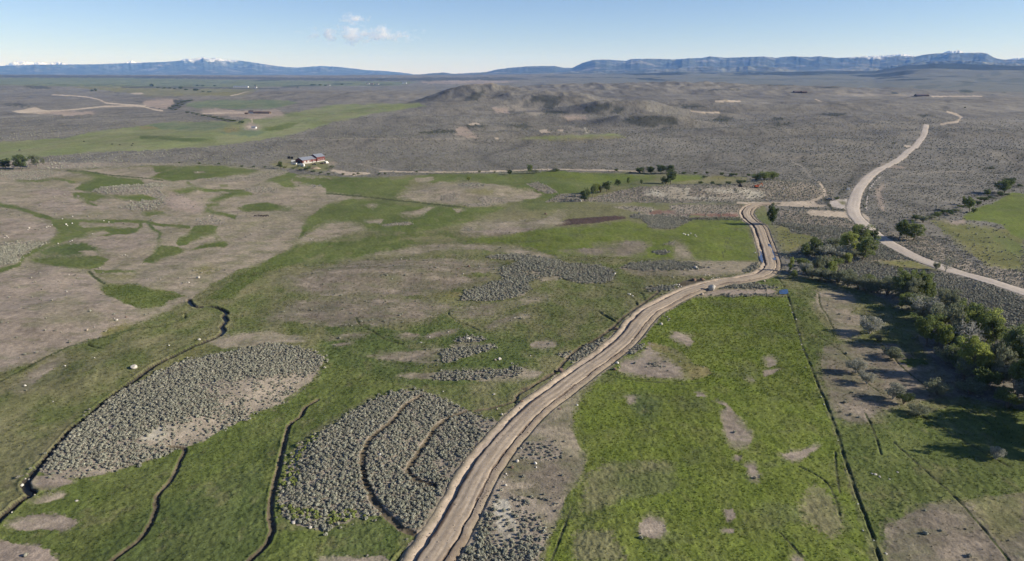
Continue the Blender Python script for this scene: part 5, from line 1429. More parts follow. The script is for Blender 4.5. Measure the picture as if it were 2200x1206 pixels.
for (u_, v_, w_) in [(596, 358, 7), (612, 362, 8), (630, 364, 8), (646, 367, 7), (673, 370, 10), (690, 373, 10), (706, 376, 10), (738, 376, 8), (760, 377, 6), (770, 375, 7), (815, 376, 7), (828, 375, 6), (896, 371, 6), (1030, 371, 6), (1062, 372, 6), (570, 361, 7), (545, 360, 6), (520, 359, 7), (430, 353, 7), (470, 354, 6), (385, 352, 5)]:
    T_(u_, v_, 3.8, w_, 'shrub', 'dark', 'dark green bush along the upper meadow fence line', 'bushes along the upper edge of the meadow')

# ------------------------------------------------------------------ boulders
def rock_mesh(seed):
    bm = bmesh.new(); bmesh.ops.create_icosphere(bm, subdivisions=3, radius=.5)
    rg = np.random.default_rng(seed)
    pl = [(rg.normal(size=3), rg.uniform(.26, .42)) for _ in range(11)]
    for v in bm.verts:
        c = np.array(v.co) * [1, .8, .78]
        for n, d in pl:
            n = n / np.linalg.norm(n); s = c @ n
            if s > d: c = c - n * (s - d) * .92
        v.co = c
    me = bpy.data.meshes.new('boulder'); bm.to_mesh(me); bm.free()
    return me
ROCKM = [solid('pale_granite', (.40, .37, .32), .9, 0, .3, 2.2), solid('tan_granite', (.30, .25, .20), .9, 0, .3, 2.2), solid('brown_rock', (.15, .105, .08), .9, 0, .3, 2.2), solid('white_granite', (.55, .52, .46), .9, 0, .25, 2.2)]
_rk = {}
def rock(u, v, px, tone, label, group=None, flatn=1.0, nm='boulder'):
    x, y, z0 = gp(u, v)
    z = float(ground_at(x, y)[0][0])
    dist = y * CP + (H - z) * SP
    s = px * dist / FPX
    key = (int(rng.integers(0, 6)), tone)
    if key not in _rk:
        m = rock_mesh(500 + key[0]); m.materials.append(ROCKM[tone]); _rk[key] = m
    o = bpy.data.objects.new(nm, _rk[key]); COL.objects.link(o)
    hz = s * .55 * flatn
    o.location = (x, y, z + hz * .30); o.rotation_euler = (random.uniform(-.2, .2), random.uniform(-.2, .2), random.uniform(0, 6.28))
    o.scale = (s, s * random.uniform(.75, 1.1), s * random.uniform(.8, 1.0) * flatn)
    return tag(o, label, 'rock', group)
K_ = rock
K_(1529, 623, 18, 0, 'largest grey boulder at the right edge of the dirt road', flatn=1.25)
K_(1508, 634, 9, 1, 'brown boulder just below the largest roadside boulder')
K_(1500, 636, 5, 1, 'small brown rock left of the brown boulder below the largest one')
K_(1494, 576, 10, 0, 'pale boulder in the sage strip above the dirt road curve')
K_(1321, 589, 5, 3, 'white rock at the right tip of the central sage patch')
K_(1420, 698, 9, 0, 'pale boulder below the dirt road in a shaded notch')
K_(1326, 781, 8, 3, 'white rock at the roadside left of the bare orange patch')
K_(1330, 790, 4, 0, 'small pale stone just under the white roadside rock')
K_(1446, 597, 5, 0, 'lone pale rock in the green above the road curve')
K_(1642, 605, 6, 1, 'tan rock in the small green wedge by the pond')
K_(1073, 773, 13, 0, 'big flat grey boulder alone in dark green grass', flatn=.8)
K_(1064, 775, 7, 1, 'rock touching the left side of the big flat boulder', flatn=.7)
K_(1099, 782, 4, 3, 'small white stone right of the big flat boulder')
K_(1005, 729, 13, 0, 'flat pale boulder inside the small sage crescent', flatn=.6)
K_(904, 737, 9, 0, 'flat pale slab in the green left of the sage crescent', flatn=.35)
K_(923, 725, 4, 3, 'white stone on the thin bare streak')
K_(963, 714, 5, 0, 'pale rock at the right end of the bare streaks')
K_(1007, 574, 9, 2, 'dark brown rock on the long bare slope')
K_(984, 578, 8, 2, 'flat dark rock left of the dark brown one', flatn=.5)
K_(995, 589, 4, 0, 'pale rock under the dark brown rock')
K_(1172, 461, 7, 2, 'dark rock in the upper green strip of the parcel')
K_(862, 557, 4, 3, 'white stone at the edge of the upper bare slope')
K_(1187, 818, 4, 3, 'white stone in grass beside the curving trench')
K_(1140, 765, 3, 3, 'tiny white stone in the middle of the dark grass')
K_(1106, 684, 4, 0, 'pale stone on the thin bare strip in the middle')
K_(1078, 892, 8, 0, 'pale round boulder left of the dirt road above the sage')
K_(816, 978, 9, 3, 'white rock inside the sage patch left of the road')
K_(853, 949, 5, 3, 'smaller white rock above the white one in the sage')
K_(855, 879, 5, 0, 'pale rock at the top of the sage patch trail')
K_(1240, 871, 7, 3, 'white rock at the corner of the bright green field')
K_(1149, 849, 6, 3, 'white rock against the left bank of the dirt road')
K_(1111, 992, 10, 0, 'pale boulder with dark side right of the dirt road')
K_(1100, 1005, 9, 2, 'dark brown rock right of the dirt road under the pale boulder')
K_(1150, 997, 8, 3, 'white rock in the middle of the bare ground right of the road')
K_(1152, 1005, 5, 3, 'smaller white rock under the white one on bare ground')
K_(1119, 964, 5, 3, 'white stone at the left of the dry brush ring')
for u_, v_, p_ in [(1087, 1019, 6), (1084, 1026, 4), (1080, 1036, 4), (1086, 1044, 8), (1080, 1051, 4), (1090, 1022, 3)]:
    K_(u_, v_, p_, 0, 'tan rock in the loose file right of the dirt road', 'rocks in a file by the dirt road')
K_(1203, 879, 9, 2, 'dark flat log-like rock right of the dirt road', flatn=.5)
K_(1121, 864, 11, 2, 'brown dirt-covered rock at the left bank near the forked trench')
K_(1068, 880, 5, 1, 'small brown rock beside the pale round boulder')
K_(952, 842, 4, 0, 'pale stone above the right end of the sage patch')
K_(1061, 848, 7, 0, 'flat pale rock in the green between sage and road', flatn=.4)
K_(1184, 817, 4, 0, 'pale stone close to the left road bank')
K_(631, 1123, 14, 0, 'flat white slab at the lower left rim of the sage patch', flatn=.45)
K_(667, 1135, 9, 0, 'pale rock right of the flat slab under the sage patch')
K_(46, 1040, 9, 3, 'white boulder on the left bank of the creek')
K_(73, 1061, 6, 3, 'white rock at the creek bend'); K_(75, 1065, 4, 0, 'smaller stone under the white rock at the creek bend')
K_(61, 1026, 6, 0, 'pale rock on the creek bank above the white boulder')
K_(54, 1028, 4, 0, 'little stone left of the pale creek bank rock')
K_(164, 1077, 9, 0, 'flat cream slab in the bottom left grass', flatn=.45)
K_(20, 1103, 7, 3, 'white rock right of the creek near the left edge'); K_(26, 1101, 5, 3, 'flat white stone touching that left edge rock')
K_(54, 830, 6, 3, 'white rock in the left valley near the edge')
K_(114, 864, 3, 3, 'tiny white stone in the left valley grass')
K_(140, 787, 4, 3, 'small white stone below the tan slope at left')
K_(203, 770, 4, 3, 'small white stone left of the shadowed boulder')
K_(288, 791, 16, 0, 'big tan boulder with a dark shadow in the left valley')
K_(428, 731, 8, 0, 'pale rock near the creek below the parcel corner')
K_(363, 743, 5, 3, 'white rock in the left valley between boulder and creek')
K_(426, 598, 10, 0, 'pale boulder on the tan slope above the parcel corner')
K_(405, 608, 5, 0, 'small pale rock left of the tan slope boulder')
K_(251, 689, 7, 0, 'pale rock on the brown slope at left'); K_(246, 685, 4, 0, 'stone touching the pale rock on the brown slope')
K_(271, 682, 5, 2, 'dark rock right of the pale one on the brown slope')
K_(187, 710, 7, 1, 'tan rock low on the brown slope'); K_(203, 704, 4, 0, 'pale stone right of the tan rock low on the slope')
K_(143, 627, 5, 0, 'pale rock high on the brown slope'); K_(148, 591, 3, 0, 'tiny stone near the top of the brown slope')
K_(142, 483, 5, 3, 'white rock in the thin green channel'); K_(145, 485.5, 3, 3, 'white stone just under the one in the green channel')
K_(155, 481, 4, 3, 'white stone right of the channel rock'); K_(223, 475, 3, 3, 'white stone far along the green channel'); K_(234, 478, 3, 3, 'white stone at the end of the stony channel')
for u_, v_, p_ in [(104, 487, 3), (100, 489, 4), (108, 488, 3), (112, 484, 3), (63, 491, 5), (60, 494, 3), (14, 509, 5), (18, 511, 3), (10, 512, 3), (150, 520, 4), (155, 518, 4), (125, 524, 4), (134, 471, 3), (156, 466, 4), (199, 503, 3)]:
    K_(u_, v_, p_, 0, 'pale small rock scattered in the stony ground at far left', 'small rocks scattered at far left')
for u_, v_, p_ in [(269, 549, 4), (274, 551, 3), (262, 550, 3), (400, 608, 3), (318, 600, 3), (345, 601, 3), (668, 515, 4), (672, 513, 3), (449, 464, 4), (456, 466, 3), (563, 466, 2)]:
    K_(u_, v_, p_, 0, 'small pale rock in the tan pasture above the valley', 'small rocks in the tan pasture')
for u_, v_, p_ in [(1364, 674, 5), (1370, 671, 4), (1377, 668, 5), (1383, 664, 5), (1388, 660, 4), (1393, 658, 4), (1398, 655, 5), (1366, 677, 4), (1374, 666, 4), (1404, 652, 4), (1372, 675, 3), (1381, 669, 3)]:
    K_(u_, v_, p_, 3 if p_ == 4 else 0, 'light rock in the long pile along the left road bank', 'rocks piled along the left road bank')
for u_, v_, p_ in [(1449, 613, 5), (1454, 612, 4), (1459, 613, 5), (1463, 616, 4), (1457, 617, 4), (1445, 616, 3)]:
    K_(u_, v_, p_, 3, 'white rock in the sage above the road bend', 'white rocks in the sage above the road bend')
for u_, v_, p_ in [(1532, 598, 4), (1540, 597, 4), (1545, 597, 3), (1515, 592, 4), (1523, 593, 3), (1528, 600, 3)]:
    K_(u_, v_, p_, 0, 'small pale rock right of the dug earth above the road', 'small rocks right of the dug earth')
for u_, v_, p_ in [(1353, 633, 5), (1359, 637, 5), (1349, 632, 3)]:
    K_(u_, v_, p_, 3, 'white rock near the two short ditches', 'white rocks near the short ditches')
for u_, v_, p_ in [(1433, 682, 4), (1438, 686, 5), (1436, 689, 4), (1428, 680, 3)]:
    K_(u_, v_, p_, 0, 'grey rock in the brushy notch below the road', 'rocks in the brushy notch')
for u_, v_, p_ in [(1308, 734, 6), (1317, 723, 5), (1320, 725, 4), (1313, 730, 4)]:
    K_(u_, v_, p_, 0, 'pale rock where the left brush meets the road bank', 'rocks where brush meets the road bank')
for u_, v_, p_ in [(1472, 505, 5), (1478, 506, 5), (1494, 506, 4), (1496, 509, 3), (1468, 503, 4), (1484, 502, 3)]:
    K_(u_, v_, p_, 3, 'white rock beside the dug hole in the upper field', 'white rocks by the dug hole')
K_(1622, 544, 4, 3, 'white stone left of the upper road puddle')
for u_, v_, p_ in [(1696, 657, 3), (1702, 672, 4), (1710, 687, 4), (1717, 718, 3), (1722, 741, 4), (1725, 750, 3), (1731, 790, 3), (1764, 854, 4), (1770, 869, 4), (1800, 946, 3), (1843, 1084, 4), (1854, 1141, 4), (1877, 1161, 4)]:
    K_(u_, v_, p_, 3, 'white stone in the straight boundary ditch', 'white stones in the boundary ditch')
K_(2012, 653, 6, 3, 'white rock in the sage beside the tall tree line'); K_(2078, 645, 4, 0, 'pale stone out in the right sage field')
K_(1904, 1191, 9, 0, 'flat pale rock by the ditch at the bottom right', flatn=.4)
for u_, v_, p_ in [(1881, 1020, 8), (1890, 1025, 7), (1874, 1018, 6), (1911, 1030, 5), (1928, 1015, 6)]:
    K_(u_, v_, p_, 0, 'pale half-buried rock in the green pasture at bottom right', 'half-buried rocks in the right pasture', flatn=.35)
K_(1248, 433, 6, 3, 'white rock at the foot of the slanting tree line')
K_(1401, 453, 5, 3, 'white rock at the edge of the brushy strip by the red dirt')
# heaps of earth dug out beside the road
for (u_, v_, p_, lab) in [(1322, 708, 14, 'dark dug earth heap left of the road by the green lane'), (1205, 798, 16, 'brown earth heap beside the curving trench and road'), (1321, 795, 12, 'dark earth heap under the white roadside rock'), (1491, 603, 14, 'left dark earth heap above the road bend'), (1509, 602, 14, 'right dark earth heap above the road bend')]:
    K_(u_, v_, p_, 2, lab, None, .7, 'earth_heap')

# ------------------------------------------------------------------ buildings and things at the ranch
def boxm(bm, c, s, R3=None, bev=0):
    r = bmesh.ops.create_cube(bm, size=1)
    for v in r['verts']:
        v.co = Vector((v.co.x * s[0] + c[0], v.co.y * s[1] + c[1], v.co.z * s[2] + c[2]))
    return r['verts']
def obj_bm(name, bm, m, parent=None, smooth=False):
    me = bpy.data.meshes.new(name); bm.to_mesh(me); bm.free()
    if smooth:
        for p in me.polygons: p.use_smooth = True
    me.materials.append(m)
    o = bpy.data.objects.new(name, me); COL.objects.link(o)
    if parent: o.parent = parent
    return o
def box(name, c, s, m, parent=None):
    bm = bmesh.new(); boxm(bm, c, s); return obj_bm(name, bm, m, parent)
def poly(name, verts, faces, m, parent=None):
    bm = bmesh.new(); vs = [bm.verts.new(v) for v in verts]
    for f in faces: bm.faces.new([vs[i] for i in f])
    bmesh.ops.recalc_face_normals(bm, faces=bm.faces)
    return obj_bm(name, bm, m, parent)
def slab(name, quad, th, m, parent):
    q = [Vector(p) for p in quad]; n = (q[1] - q[0]).cross(q[2] - q[0]).normalized() * th
    return poly(name, [tuple(p) for p in q] + [tuple(p + n) for p in q], [(3, 2, 1, 0), (4, 5, 6, 7), (0, 1, 5, 4), (1, 2, 6, 5), (2, 3, 7, 6), (3, 0, 4, 7)], m, parent)
def place(name, u, v, rz=0, **kw):
    x, y, z = gp(u, v); z = float(ground_at(x, y)[0][0])
    o = bpy.data.objects.new(name, None); COL.objects.link(o); o.location = (x, y, z); o.rotation_euler = (0, 0, rz)
    return tag(o, **kw)
def ribbed(name, col, axis_scale, rough=.35, metal=.3):
    m, nt, b = mat_base(name)
    tc = N(nt, 'ShaderNodeTexCoord'); w = N(nt, 'ShaderNodeTexWave'); w.inputs['Scale'].default_value = axis_scale; w.bands_direction = 'Y'
    nt.links.new(tc.outputs['Object'], w.inputs['Vector'])
    rgb = N(nt, 'ShaderNodeRGB'); rgb.outputs[0].default_value = (*col, 1)
    c, f = noise_mul(nt, rgb.outputs[0], [(.8, 3)], .85, 1.15); nt.links.new(c, b.inputs['Base Color'])
    bp = N(nt, 'ShaderNodeBump'); bp.inputs['Strength'].default_value = .4; bp.inputs['Distance'].default_value = .05
    nt.links.new(w.outputs['Fac'], bp.inputs['Height']); nt.links.new(bp.outputs[0], b.inputs['Normal'])
    b.inputs['Roughness'].default_value = rough; b.inputs['Metallic'].default_value = metal
    return m
PALEBASE = solid('pale_base_panel', (.36, .34, .32), .7, 0, .1, .8)
RED = solid('barn_red_metal', (.12, .034, .028), .6, 0, .12, .6); WHITE = solid('white_panel', (.58, .58, .56), .6, 0, .08, .8)
ROOFM = ribbed('blue_grey_roof', (.24, .255, .29), 2.0); DARK = solid('dark_opening', (.02, .02, .022), .7); GLASS = solid('window_glass', (.03, .04, .05), .15, 0, .05, 1, .6)
BLACK = solid('solar_glass', (.012, .013, .02), .2, 0, .1, 1, .5); STEEL = solid('grey_steel', (.32, .32, .32), .5, .4); WOOD = solid('weathered_wood', (.19, .15, .115), .9, 0, .25, 2)
SHINGLE = solid('brown_roof', (.12, .09, .075), .9); LOG = solid('dark_log_wall', (.09, .06, .045), .9); TAUPE = solid('taupe_wall', (.34, .30, .26), .8)
RUBBER = solid('rubber', (.02, .02, .02), .9); ORANGE = solid('machine_orange', (.40, .09, .03), .5); CREAM = solid('cream_canvas', (.66, .63, .56), .8)
def gable_block(root, x0, x1, y0, y1, eave, ridge, wains=1.1):
    """ridge along y; wainscot white below, red above"""
    w = x1 - x0; xm = (x0 + x1) / 2
    poly('wall', [(x0, y0, wains), (x1, y0, wains), (x1, y1, wains), (x0, y1, wains), (x0, y0, eave), (x1, y0, eave), (x1, y1, eave), (x0, y1, eave), (xm, y0, ridge), (xm, y1, ridge)],
         [(0, 1, 5, 8, 4), (2, 3, 7, 9, 6), (1, 2, 6, 5), (3, 0, 4, 7)], RED, root)
    g = .03
    poly('wainscot', [(x0 - g, y0 - g, -.6), (x1 + g, y0 - g, -.6), (x1 + g, y1 + g, -.6), (x0 - g, y1 + g, -.6), (x0 - g, y0 - g, wains + .05), (x1 + g, y0 - g, wains + .05), (x1 + g, y1 + g, wains + .05), (x0 - g, y1 + g, wains + .05)],
         [(0, 1, 5, 4), (1, 2, 6, 5), (2, 3, 7, 6), (3, 0, 4, 7)], PALEBASE, root)
    o = .5; k = (ridge - eave) / (w / 2)
    slab('roof', [(x0 - o, y0 - o, eave - k * o + .05), (x0 - o, y1 + o, eave - k * o + .05), (xm, y1 + o, ridge + .05), (xm, y0 - o, ridge + .05)][::-1], .14, ROOFM, root)
    slab('roof', [(x1 + o, y0 - o, eave - k * o + .05), (xm, y0 - o, ridge + .05), (xm, y1 + o, ridge + .05), (x1 + o, y1 + o, eave - k * o + .05)][::-1], .14, ROOFM, root)
barn = place('red_barn', 650.5, 352.5, -math.atan2(18, 33), label='red metal barn with white base and blue-grey metal roof on the plain', cat='barn')
gable_block(barn, -12.5, 0, 0, 24, 4.4, 7.4)
gable_block(barn, -11.0, 1.2, 24.3, 39, 6.2, 9.4)
for (y_, w_, h_) in [(4, 3.6, 3.4), (10, 3.6, 3.4), (17, 1.1, 2.2)]:
    box('door', (.06, y_, h_ / 2), (.08, w_, h_), PALEBASE if w_ > 2 else DARK, barn)
for y_ in (14, 20, 28, 32, 36):
    wn_ = box('window', (.05 if y_ < 24 else 1.25, y_, 2.6), (.08, 1.4, 1.1), WHITE, barn); box('pane', (.10 if y_ < 24 else 1.30, y_, 2.6), (.04, 1.1, .8), GLASS, wn_)
box('door', (-6.2, -.06, 2.0), (4.2, .08, 4.0), DARK, barn)
for i, (u_, v_) in enumerate([(621, 345), (627.5, 345.5)]):
    s = place('solar_panel', u_, v_, R(200), label=('left' if i == 0 else 'right') + ' of the two black tilted solar panels beside the barn', cat='solar panel', group='solar panels by the barn')
    box('post', (0, 0, 1.6), (.18, .18, 3.4), STEEL, s)
    bm = bmesh.new(); vs = boxm(bm, (0, 0, 0), (3.4, 5.0, .12)); bmesh.ops.rotate(bm, verts=vs, cent=(0, 0, 0), matrix=Matrix.Rotation(R(48), 3, 'X')); bmesh.ops.translate(bm, verts=bm.verts, vec=(0, 0, 3.6)); obj_bm('panel', bm, BLACK, s)
def trailer(u, v, rz, L, W_, Hh, label):
    t = place('camper_trailer', u, v, rz, label=label, cat='trailer')
    bm = bmesh.new(); boxm(bm, (0, 0, .7 + Hh / 2), (L, W_, Hh)); bmesh.ops.bevel(bm, geom=bm.edges[:], offset=.25, segments=3, affect='EDGES'); obj_bm('body', bm, WHITE, t)
    for sx in (-.6, .6):
        for sy in (-1, 1):
            bm = bmesh.new(); bmesh.ops.create_cone(bm, cap_ends=True, segments=16, radius1=.38, radius2=.38, depth=.25, matrix=Matrix.Translation((sx, sy * W_ * .47, .38)) @ Matrix.Rotation(R(90), 4, 'X')); obj_bm('wheel', bm, RUBBER, t)
    for sx in (-L * .3, 0, L * .3):
        box('window', (sx, -W_ / 2 - .01, .7 + Hh * .62), (1.0, .04, .6), GLASS, t)
    box('drawbar', (L / 2 + .6, 0, .55), (1.3, .12, .12), STEEL, t)
    return t
trailer(648, 358.5, R(-20), 8.5, 2.6, 2.7, 'white camper trailer parked in front of the red barn')
trailer(632, 354.5, R(-12), 7.0, 2.4, 1.7, 'long low white trailer left of the camper')
trailer(630, 349.5, R(20), 5.0, 2.3, 2.3, 'short white trailer under the solar panels')
ig = place('dome_tent', 701, 351, 0, label='white dome tent with dark door right of the red barn', cat='tent')
bm = bmesh.new(); bmesh.ops.create_icosphere(bm, subdivisions=3, radius=3.0)
bmesh.ops.delete(bm, geom=[v for v in bm.verts if v.co.z < -.5], context='VERTS'); obj_bm('shell', bm, CREAM, ig, True)
bm = bmesh.new(); bmesh.ops.create_cone(bm, cap_ends=True, segments=20, radius1=1.1, radius2=1.1, depth=.9, matrix=Matrix.Translation((-.6, -2.65, 1.0)) @ Matrix.Rotation(R(90), 4, 'X')); obj_bm('door', bm, DARK, ig)

def pickup(u, v, rz, colm, label):
    t = place('pickup_truck', u, v, rz, label=label, cat='truck')
    bm = bmesh.new(); boxm(bm, (0, 0, .85), (5.4, 1.9, .7)); bmesh.ops.bevel(bm, geom=bm.edges[:], offset=.12, segments=2, affect='EDGES'); obj_bm('body', bm, colm, t)
    poly('cab', [(-.6, -.9, 1.15), (1.7, -.9, 1.15), (1.7, .9, 1.15), (-.6, .9, 1.15), (-.3, -.75, 1.85), (1.0, -.75, 1.85), (1.0, .75, 1.85), (-.3, .75, 1.85)], [(0, 1, 5, 4), (1, 2, 6, 5), (2, 3, 7, 6), (3, 0, 4, 7), (4, 5, 6, 7)], GLASS, t)
    for sx in (-1.7, 1.7):
        for sy in (-.92, .92):
            bm = bmesh.new(); bmesh.ops.create_cone(bm, cap_ends=True, segments=18, radius1=.42, radius2=.42, depth=.26, matrix=Matrix.Translation((sx, sy, .42)) @ Matrix.Rotation(R(90), 4, 'X')); obj_bm('wheel', bm, RUBBER, t)
    return t
NAVY = solid('dark_blue_paint', (.03, .035, .05), .35, 0, .05, 1, .5); MAROON = solid('maroon_paint', (.12, .03, .03), .4, 0, .05, 1, .5)
pickup(675, 354.5, R(10), NAVY, 'dark pickup parked between red barn and dome tent')
pickup(692, 352.5, R(-25), MAROON, 'dark red pickup beside the dome tent')
pickup(1781, 430, R(20), NAVY, 'dark pickup parked by the pale turnout at the road junction')
def heap(u, v, w, h, m, label):
    x, y, z = gp(u, v); z = float(ground_at(x, y)[0][0])
    bm = bmesh.new(); bmesh.ops.create_icosphere(bm, subdivisions=4, radius=1)
    me = bpy.data.meshes.new('dirt_mound')
    for vv in bm.verts:
        n = float(vnoise(vv.co.x * 1.7 + u, vv.co.y * 1.7 + vv.co.z, 7)); vv.co *= 1 + .18 * n
    bm.to_mesh(me); bm.free(); me.materials.append(m)
    for p in me.polygons: p.use_smooth = True
    o = bpy.data.objects.new('dirt_mound', me); COL.objects.link(o); o.location = (x, y, z - .3); o.scale = (w, w * .7, h)
    return tag(o, label, 'dirt mound')
heap(676, 362.5, 7, 2.4, solid('mound_soil', (.25, .20, .14), .95, 0, .25, 1.5), 'brown dirt mound in front of the ranch yard')
# excavator on the disturbed knoll
ex = place('excavator', 1625.5, 403.5, R(10), label='orange-red excavator working at the top of the pale disturbed ground', cat='excavator')
for sy in (-1.2, 1.2):
    bm = bmesh.new(); boxm(bm, (0, sy, .5), (4.2, .6, 1.0)); bmesh.ops.bevel(bm, geom=bm.edges[:], offset=.2, segments=2, affect='EDGES'); obj_bm('track', bm, RUBBER, ex)
box('body', (-.2, 0, 1.75), (3.6, 2.6, 1.4), ORANGE, ex); cb = box('cab', (.9, -.8, 2.6), (1.3, 1.0, 1.5), ORANGE, ex); box('window', (.92, -.81, 2.75), (1.34, 1.04, .8), GLASS, cb)
slab('boom', [(1.4, -.2, 1.9), (1.4, .2, 1.9), (5.0, .2, 4.6), (5.0, -.2, 4.6)], .5, ORANGE, ex); slab('stick', [(5.0, -.15, 4.8), (5.0, .15, 4.8), (6.6, .15, 1.5), (6.6, -.15, 1.5)], .4, ORANGE, ex); box('bucket', (6.5, 0, 1.0), (1.0, 1.1, .9), STEEL, ex)
bl = place('loader', 1590, 401.5, R(-8), label='dark tracked loader left of the orange excavator', cat='loader')
for sy in (-1.0, 1.0): box('track', (0, sy, .5), (3.4, .5, 1.0), RUBBER, bl)
box('body', (-.3, 0, 1.5), (3.0, 1.6, 1.1), NAVY, bl); box('cab', (-.2, 0, 2.5), (1.4, 1.3, 1.1), DARK, bl); box('blade', (2.3, 0, .8), (.35, 3.0, 1.2), STEEL, bl)

def house(name, u, v, rz, L, W_, eave, ridge, wm, rm, label, cat='house', wins=3):
    h = place(name, u, v, rz, label=label, cat=cat); x0, x1, y0, y1 = -L / 2, L / 2, -W_ / 2, W_ / 2
    poly('wall', [(x0, y0, -1), (x1, y0, -1), (x1, y1, -1), (x0, y1, -1), (x0, y0, eave), (x1, y0, eave), (x1, y1, eave), (x0, y1, eave), (x0, 0, ridge), (x1, 0, ridge)],
         [(0, 1, 5, 4), (1, 2, 6, 9, 5), (2, 3, 7, 6), (3, 0, 4, 8, 7)], wm, h)
    o = .6; k = (ridge - eave) / (W_ / 2)
    slab('roof', [(x0 - o, y0 - o, eave - k * o + .05), (x1 + o, y0 - o, eave - k * o + .05), (x1 + o, 0, ridge + .05), (x0 - o, 0, ridge + .05)], .2, rm, h)
    slab('roof', [(x0 - o, 0, ridge + .05), (x1 + o, 0, ridge + .05), (x1 + o, y1 + o, eave - k * o + .05), (x0 - o, y1 + o, eave - k * o + .05)], .2, rm, h)
    for i in range(wins): box('window', (x0 + L * (i + .6) / (wins + .2), y0 - .03, eave * .55), (L * .09, .06, eave * .35), GLASS, h)
    return h
house('ranch_house', 541, 243.6, R(-15), 16, 11, 4.2, 8, WHITE, SHINGLE, 'white house with dark gable at the left end of the far ranch buildings')
house('ranch_building', 553.5, 243.8, R(5), 22, 12, 3.2, 6.2, LOG, SHINGLE, 'dark low building in the middle of the far ranch')
house('ranch_building', 571.5, 244.2, R(-5), 24, 12, 3.2, 6.0, LOG, SHINGLE, 'dark low building at the right end of the far ranch')
house('shed', 530, 245.5, R(0), 9, 7, 2.6, 4.4, LOG, SHINGLE, 'small dark shed left of the far white house', 'shed', 1)
house('shed', 546, 276.5, R(0), 9, 7, 3, 4.6, WHITE, ROOFM, 'white shed among the pale corrals of the far valley', 'shed', 1)
house('storage_barn', 518, 188, R(4), 110, 26, 6, 10, WHITE, ROOFM, 'long pale barn far off on the left flats', 'barn', 6)
house('ranch_house', 550, 189.5, R(0), 14, 12, 9, 14, WHITE, SHINGLE, 'tiny white house right of the long pale barn', 'house', 2)
house('far_house', 869, 180, R(0), 44, 26, 8, 13, WHITE, ROOFM, 'bright far white building below the gap in the hills', 'building', 3)
house('far_house', 790, 181.5, R(0), 30, 22, 8, 13, WHITE, SHINGLE, 'far white building with two neighbours on the flats, left one', 'building', 2)
house('far_house', 799, 181.8, R(0), 30, 20, 6, 11, TAUPE, SHINGLE, 'far taupe building, middle of three on the flats', 'building', 2)
house('far_house', 811, 182, R(0), 26, 20, 6, 10, WHITE, SHINGLE, 'far white building, right one of three on the flats', 'building', 2)
house('far_house', 706, 184.5, R(0), 24, 16, 6, 10, WHITE, SHINGLE, 'far white farmhouse beside a dark windbreak on the left flats', 'building', 2)
house('far_house', 1712, 199.5, R(0), 30, 20, 5, 9, LOG, SHINGLE, 'far dark building left of another at the foot of the hills', 'building', 2)
house('far_house', 1727, 199.8, R(0), 26, 20, 5, 9, LOG, SHINGLE, 'far dark building right of its twin at the foot of the hills', 'building', 2)
house('far_barn', 1980, 206.8, R(0), 58, 24, 5, 9, LOG, SHINGLE, 'long dark barn at the left of the pale far strip', 'barn', 4)
pickup(342, 234.5, R(10), NAVY, 'dark truck at the end of the pale far-left road')
box_t = place('utility_box', 1822, 408.5, 0, label='white utility box beside the ditch above the junction', cat='utility box')
box('cabinet', (0, 0, 1.0), (2.6, 1.4, 2.0), WHITE, box_t); box('lid', (0, 0, 2.06), (2.8, 1.6, .12), STEEL, box_t)

# ------------------------------------------------------------------ cattle
COAT = solid('black_coat', (.022, .018, .016), .85, 0, .2, 3)
def cow_mesh():
    me = bpy.data.meshes.new('cow'); o = bpy.data.objects.new('cow_form', me)
    J = [(-.75, 0, 1.15), (-.35, 0, 1.12), (.15, 0, 1.10), (.65, 0, 1.18), (1.0, 0, 1.25), (1.25, 0, 1.05), (1.5, 0, .82)]
    E = [(i, i + 1) for i in range(6)]; r = [.24, .33, .36, .32, .20, .15, .10]
    for x, p in ((-.7, 0), (.6, 3)):
        for sy in (-.2, .2):
            n = len(J); kx = -.12 if x < 0 else .03
            J += [(x, sy, .85), (x + kx, sy, .5), (x, sy, .02)]; E += [(p, n), (n, n + 1), (n + 1, n + 2)]; r += [.15, .08, .065]
    n = len(J); J += [(-.98, 0, 1.1), (-1.02, 0, .55)]; E += [(0, n), (n, n + 1)]; r += [.05, .035]
    n = len(J); J += [(1.18, .2, 1.18), (1.18, -.2, 1.18)]; E += [(5, n), (5, n + 1)]; r += [.04, .04]
    me.from_pydata(J, E, []); COL.objects.link(o)
    sk = o.modifiers.new('s', 'SKIN')
    for i, q in enumerate(r): me.skin_vertices[0].data[i].radius = (q, q)
    me.skin_vertices[0].data[2].use_root = True
    o.modifiers.new('u', 'SUBSURF').levels = 1
    dg = bpy.context.evaluated_depsgraph_get(); m2 = bpy.data.meshes.new_from_object(o.evaluated_get(dg)); bpy.data.objects.remove(o)
    m2.name = 'cow'; m2.materials.clear(); m2.materials.append(COAT)
    for p in m2.polygons: p.use_smooth = True
    return m2
CM = cow_mesh()
def cow(u, v, label, group, s=1.0):
    x, y, z = gp(u, v); z = float(ground_at(x, y)[0][0])
    o = bpy.data.objects.new('cow', CM); COL.objects.link(o); o.location = (x, y, z); o.rotation_euler = (0, 0, random.choice([0, 3.14]) + random.uniform(-.5, .5)); o.scale = (s,) * 3
    tag(o, label, 'cow', group)
for u_, v_ in [(548.5, 466.3), (556.5, 465.8), (562.5, 466.4), (568.5, 466.3), (574.5, 465.9)]:
    cow(u_, v_, 'dark cow in the row crossing the tan pasture', 'cows in a row on the tan pasture', 1.15)
for u_, v_ in [(241, 311.5), (258, 312.8), (283, 314), (286, 310.5), (181, 305.5), (42, 324.5)]:
    cow(u_, v_, 'dark cow grazing in the pale green hay field', 'cows in the hay field', 1.3)

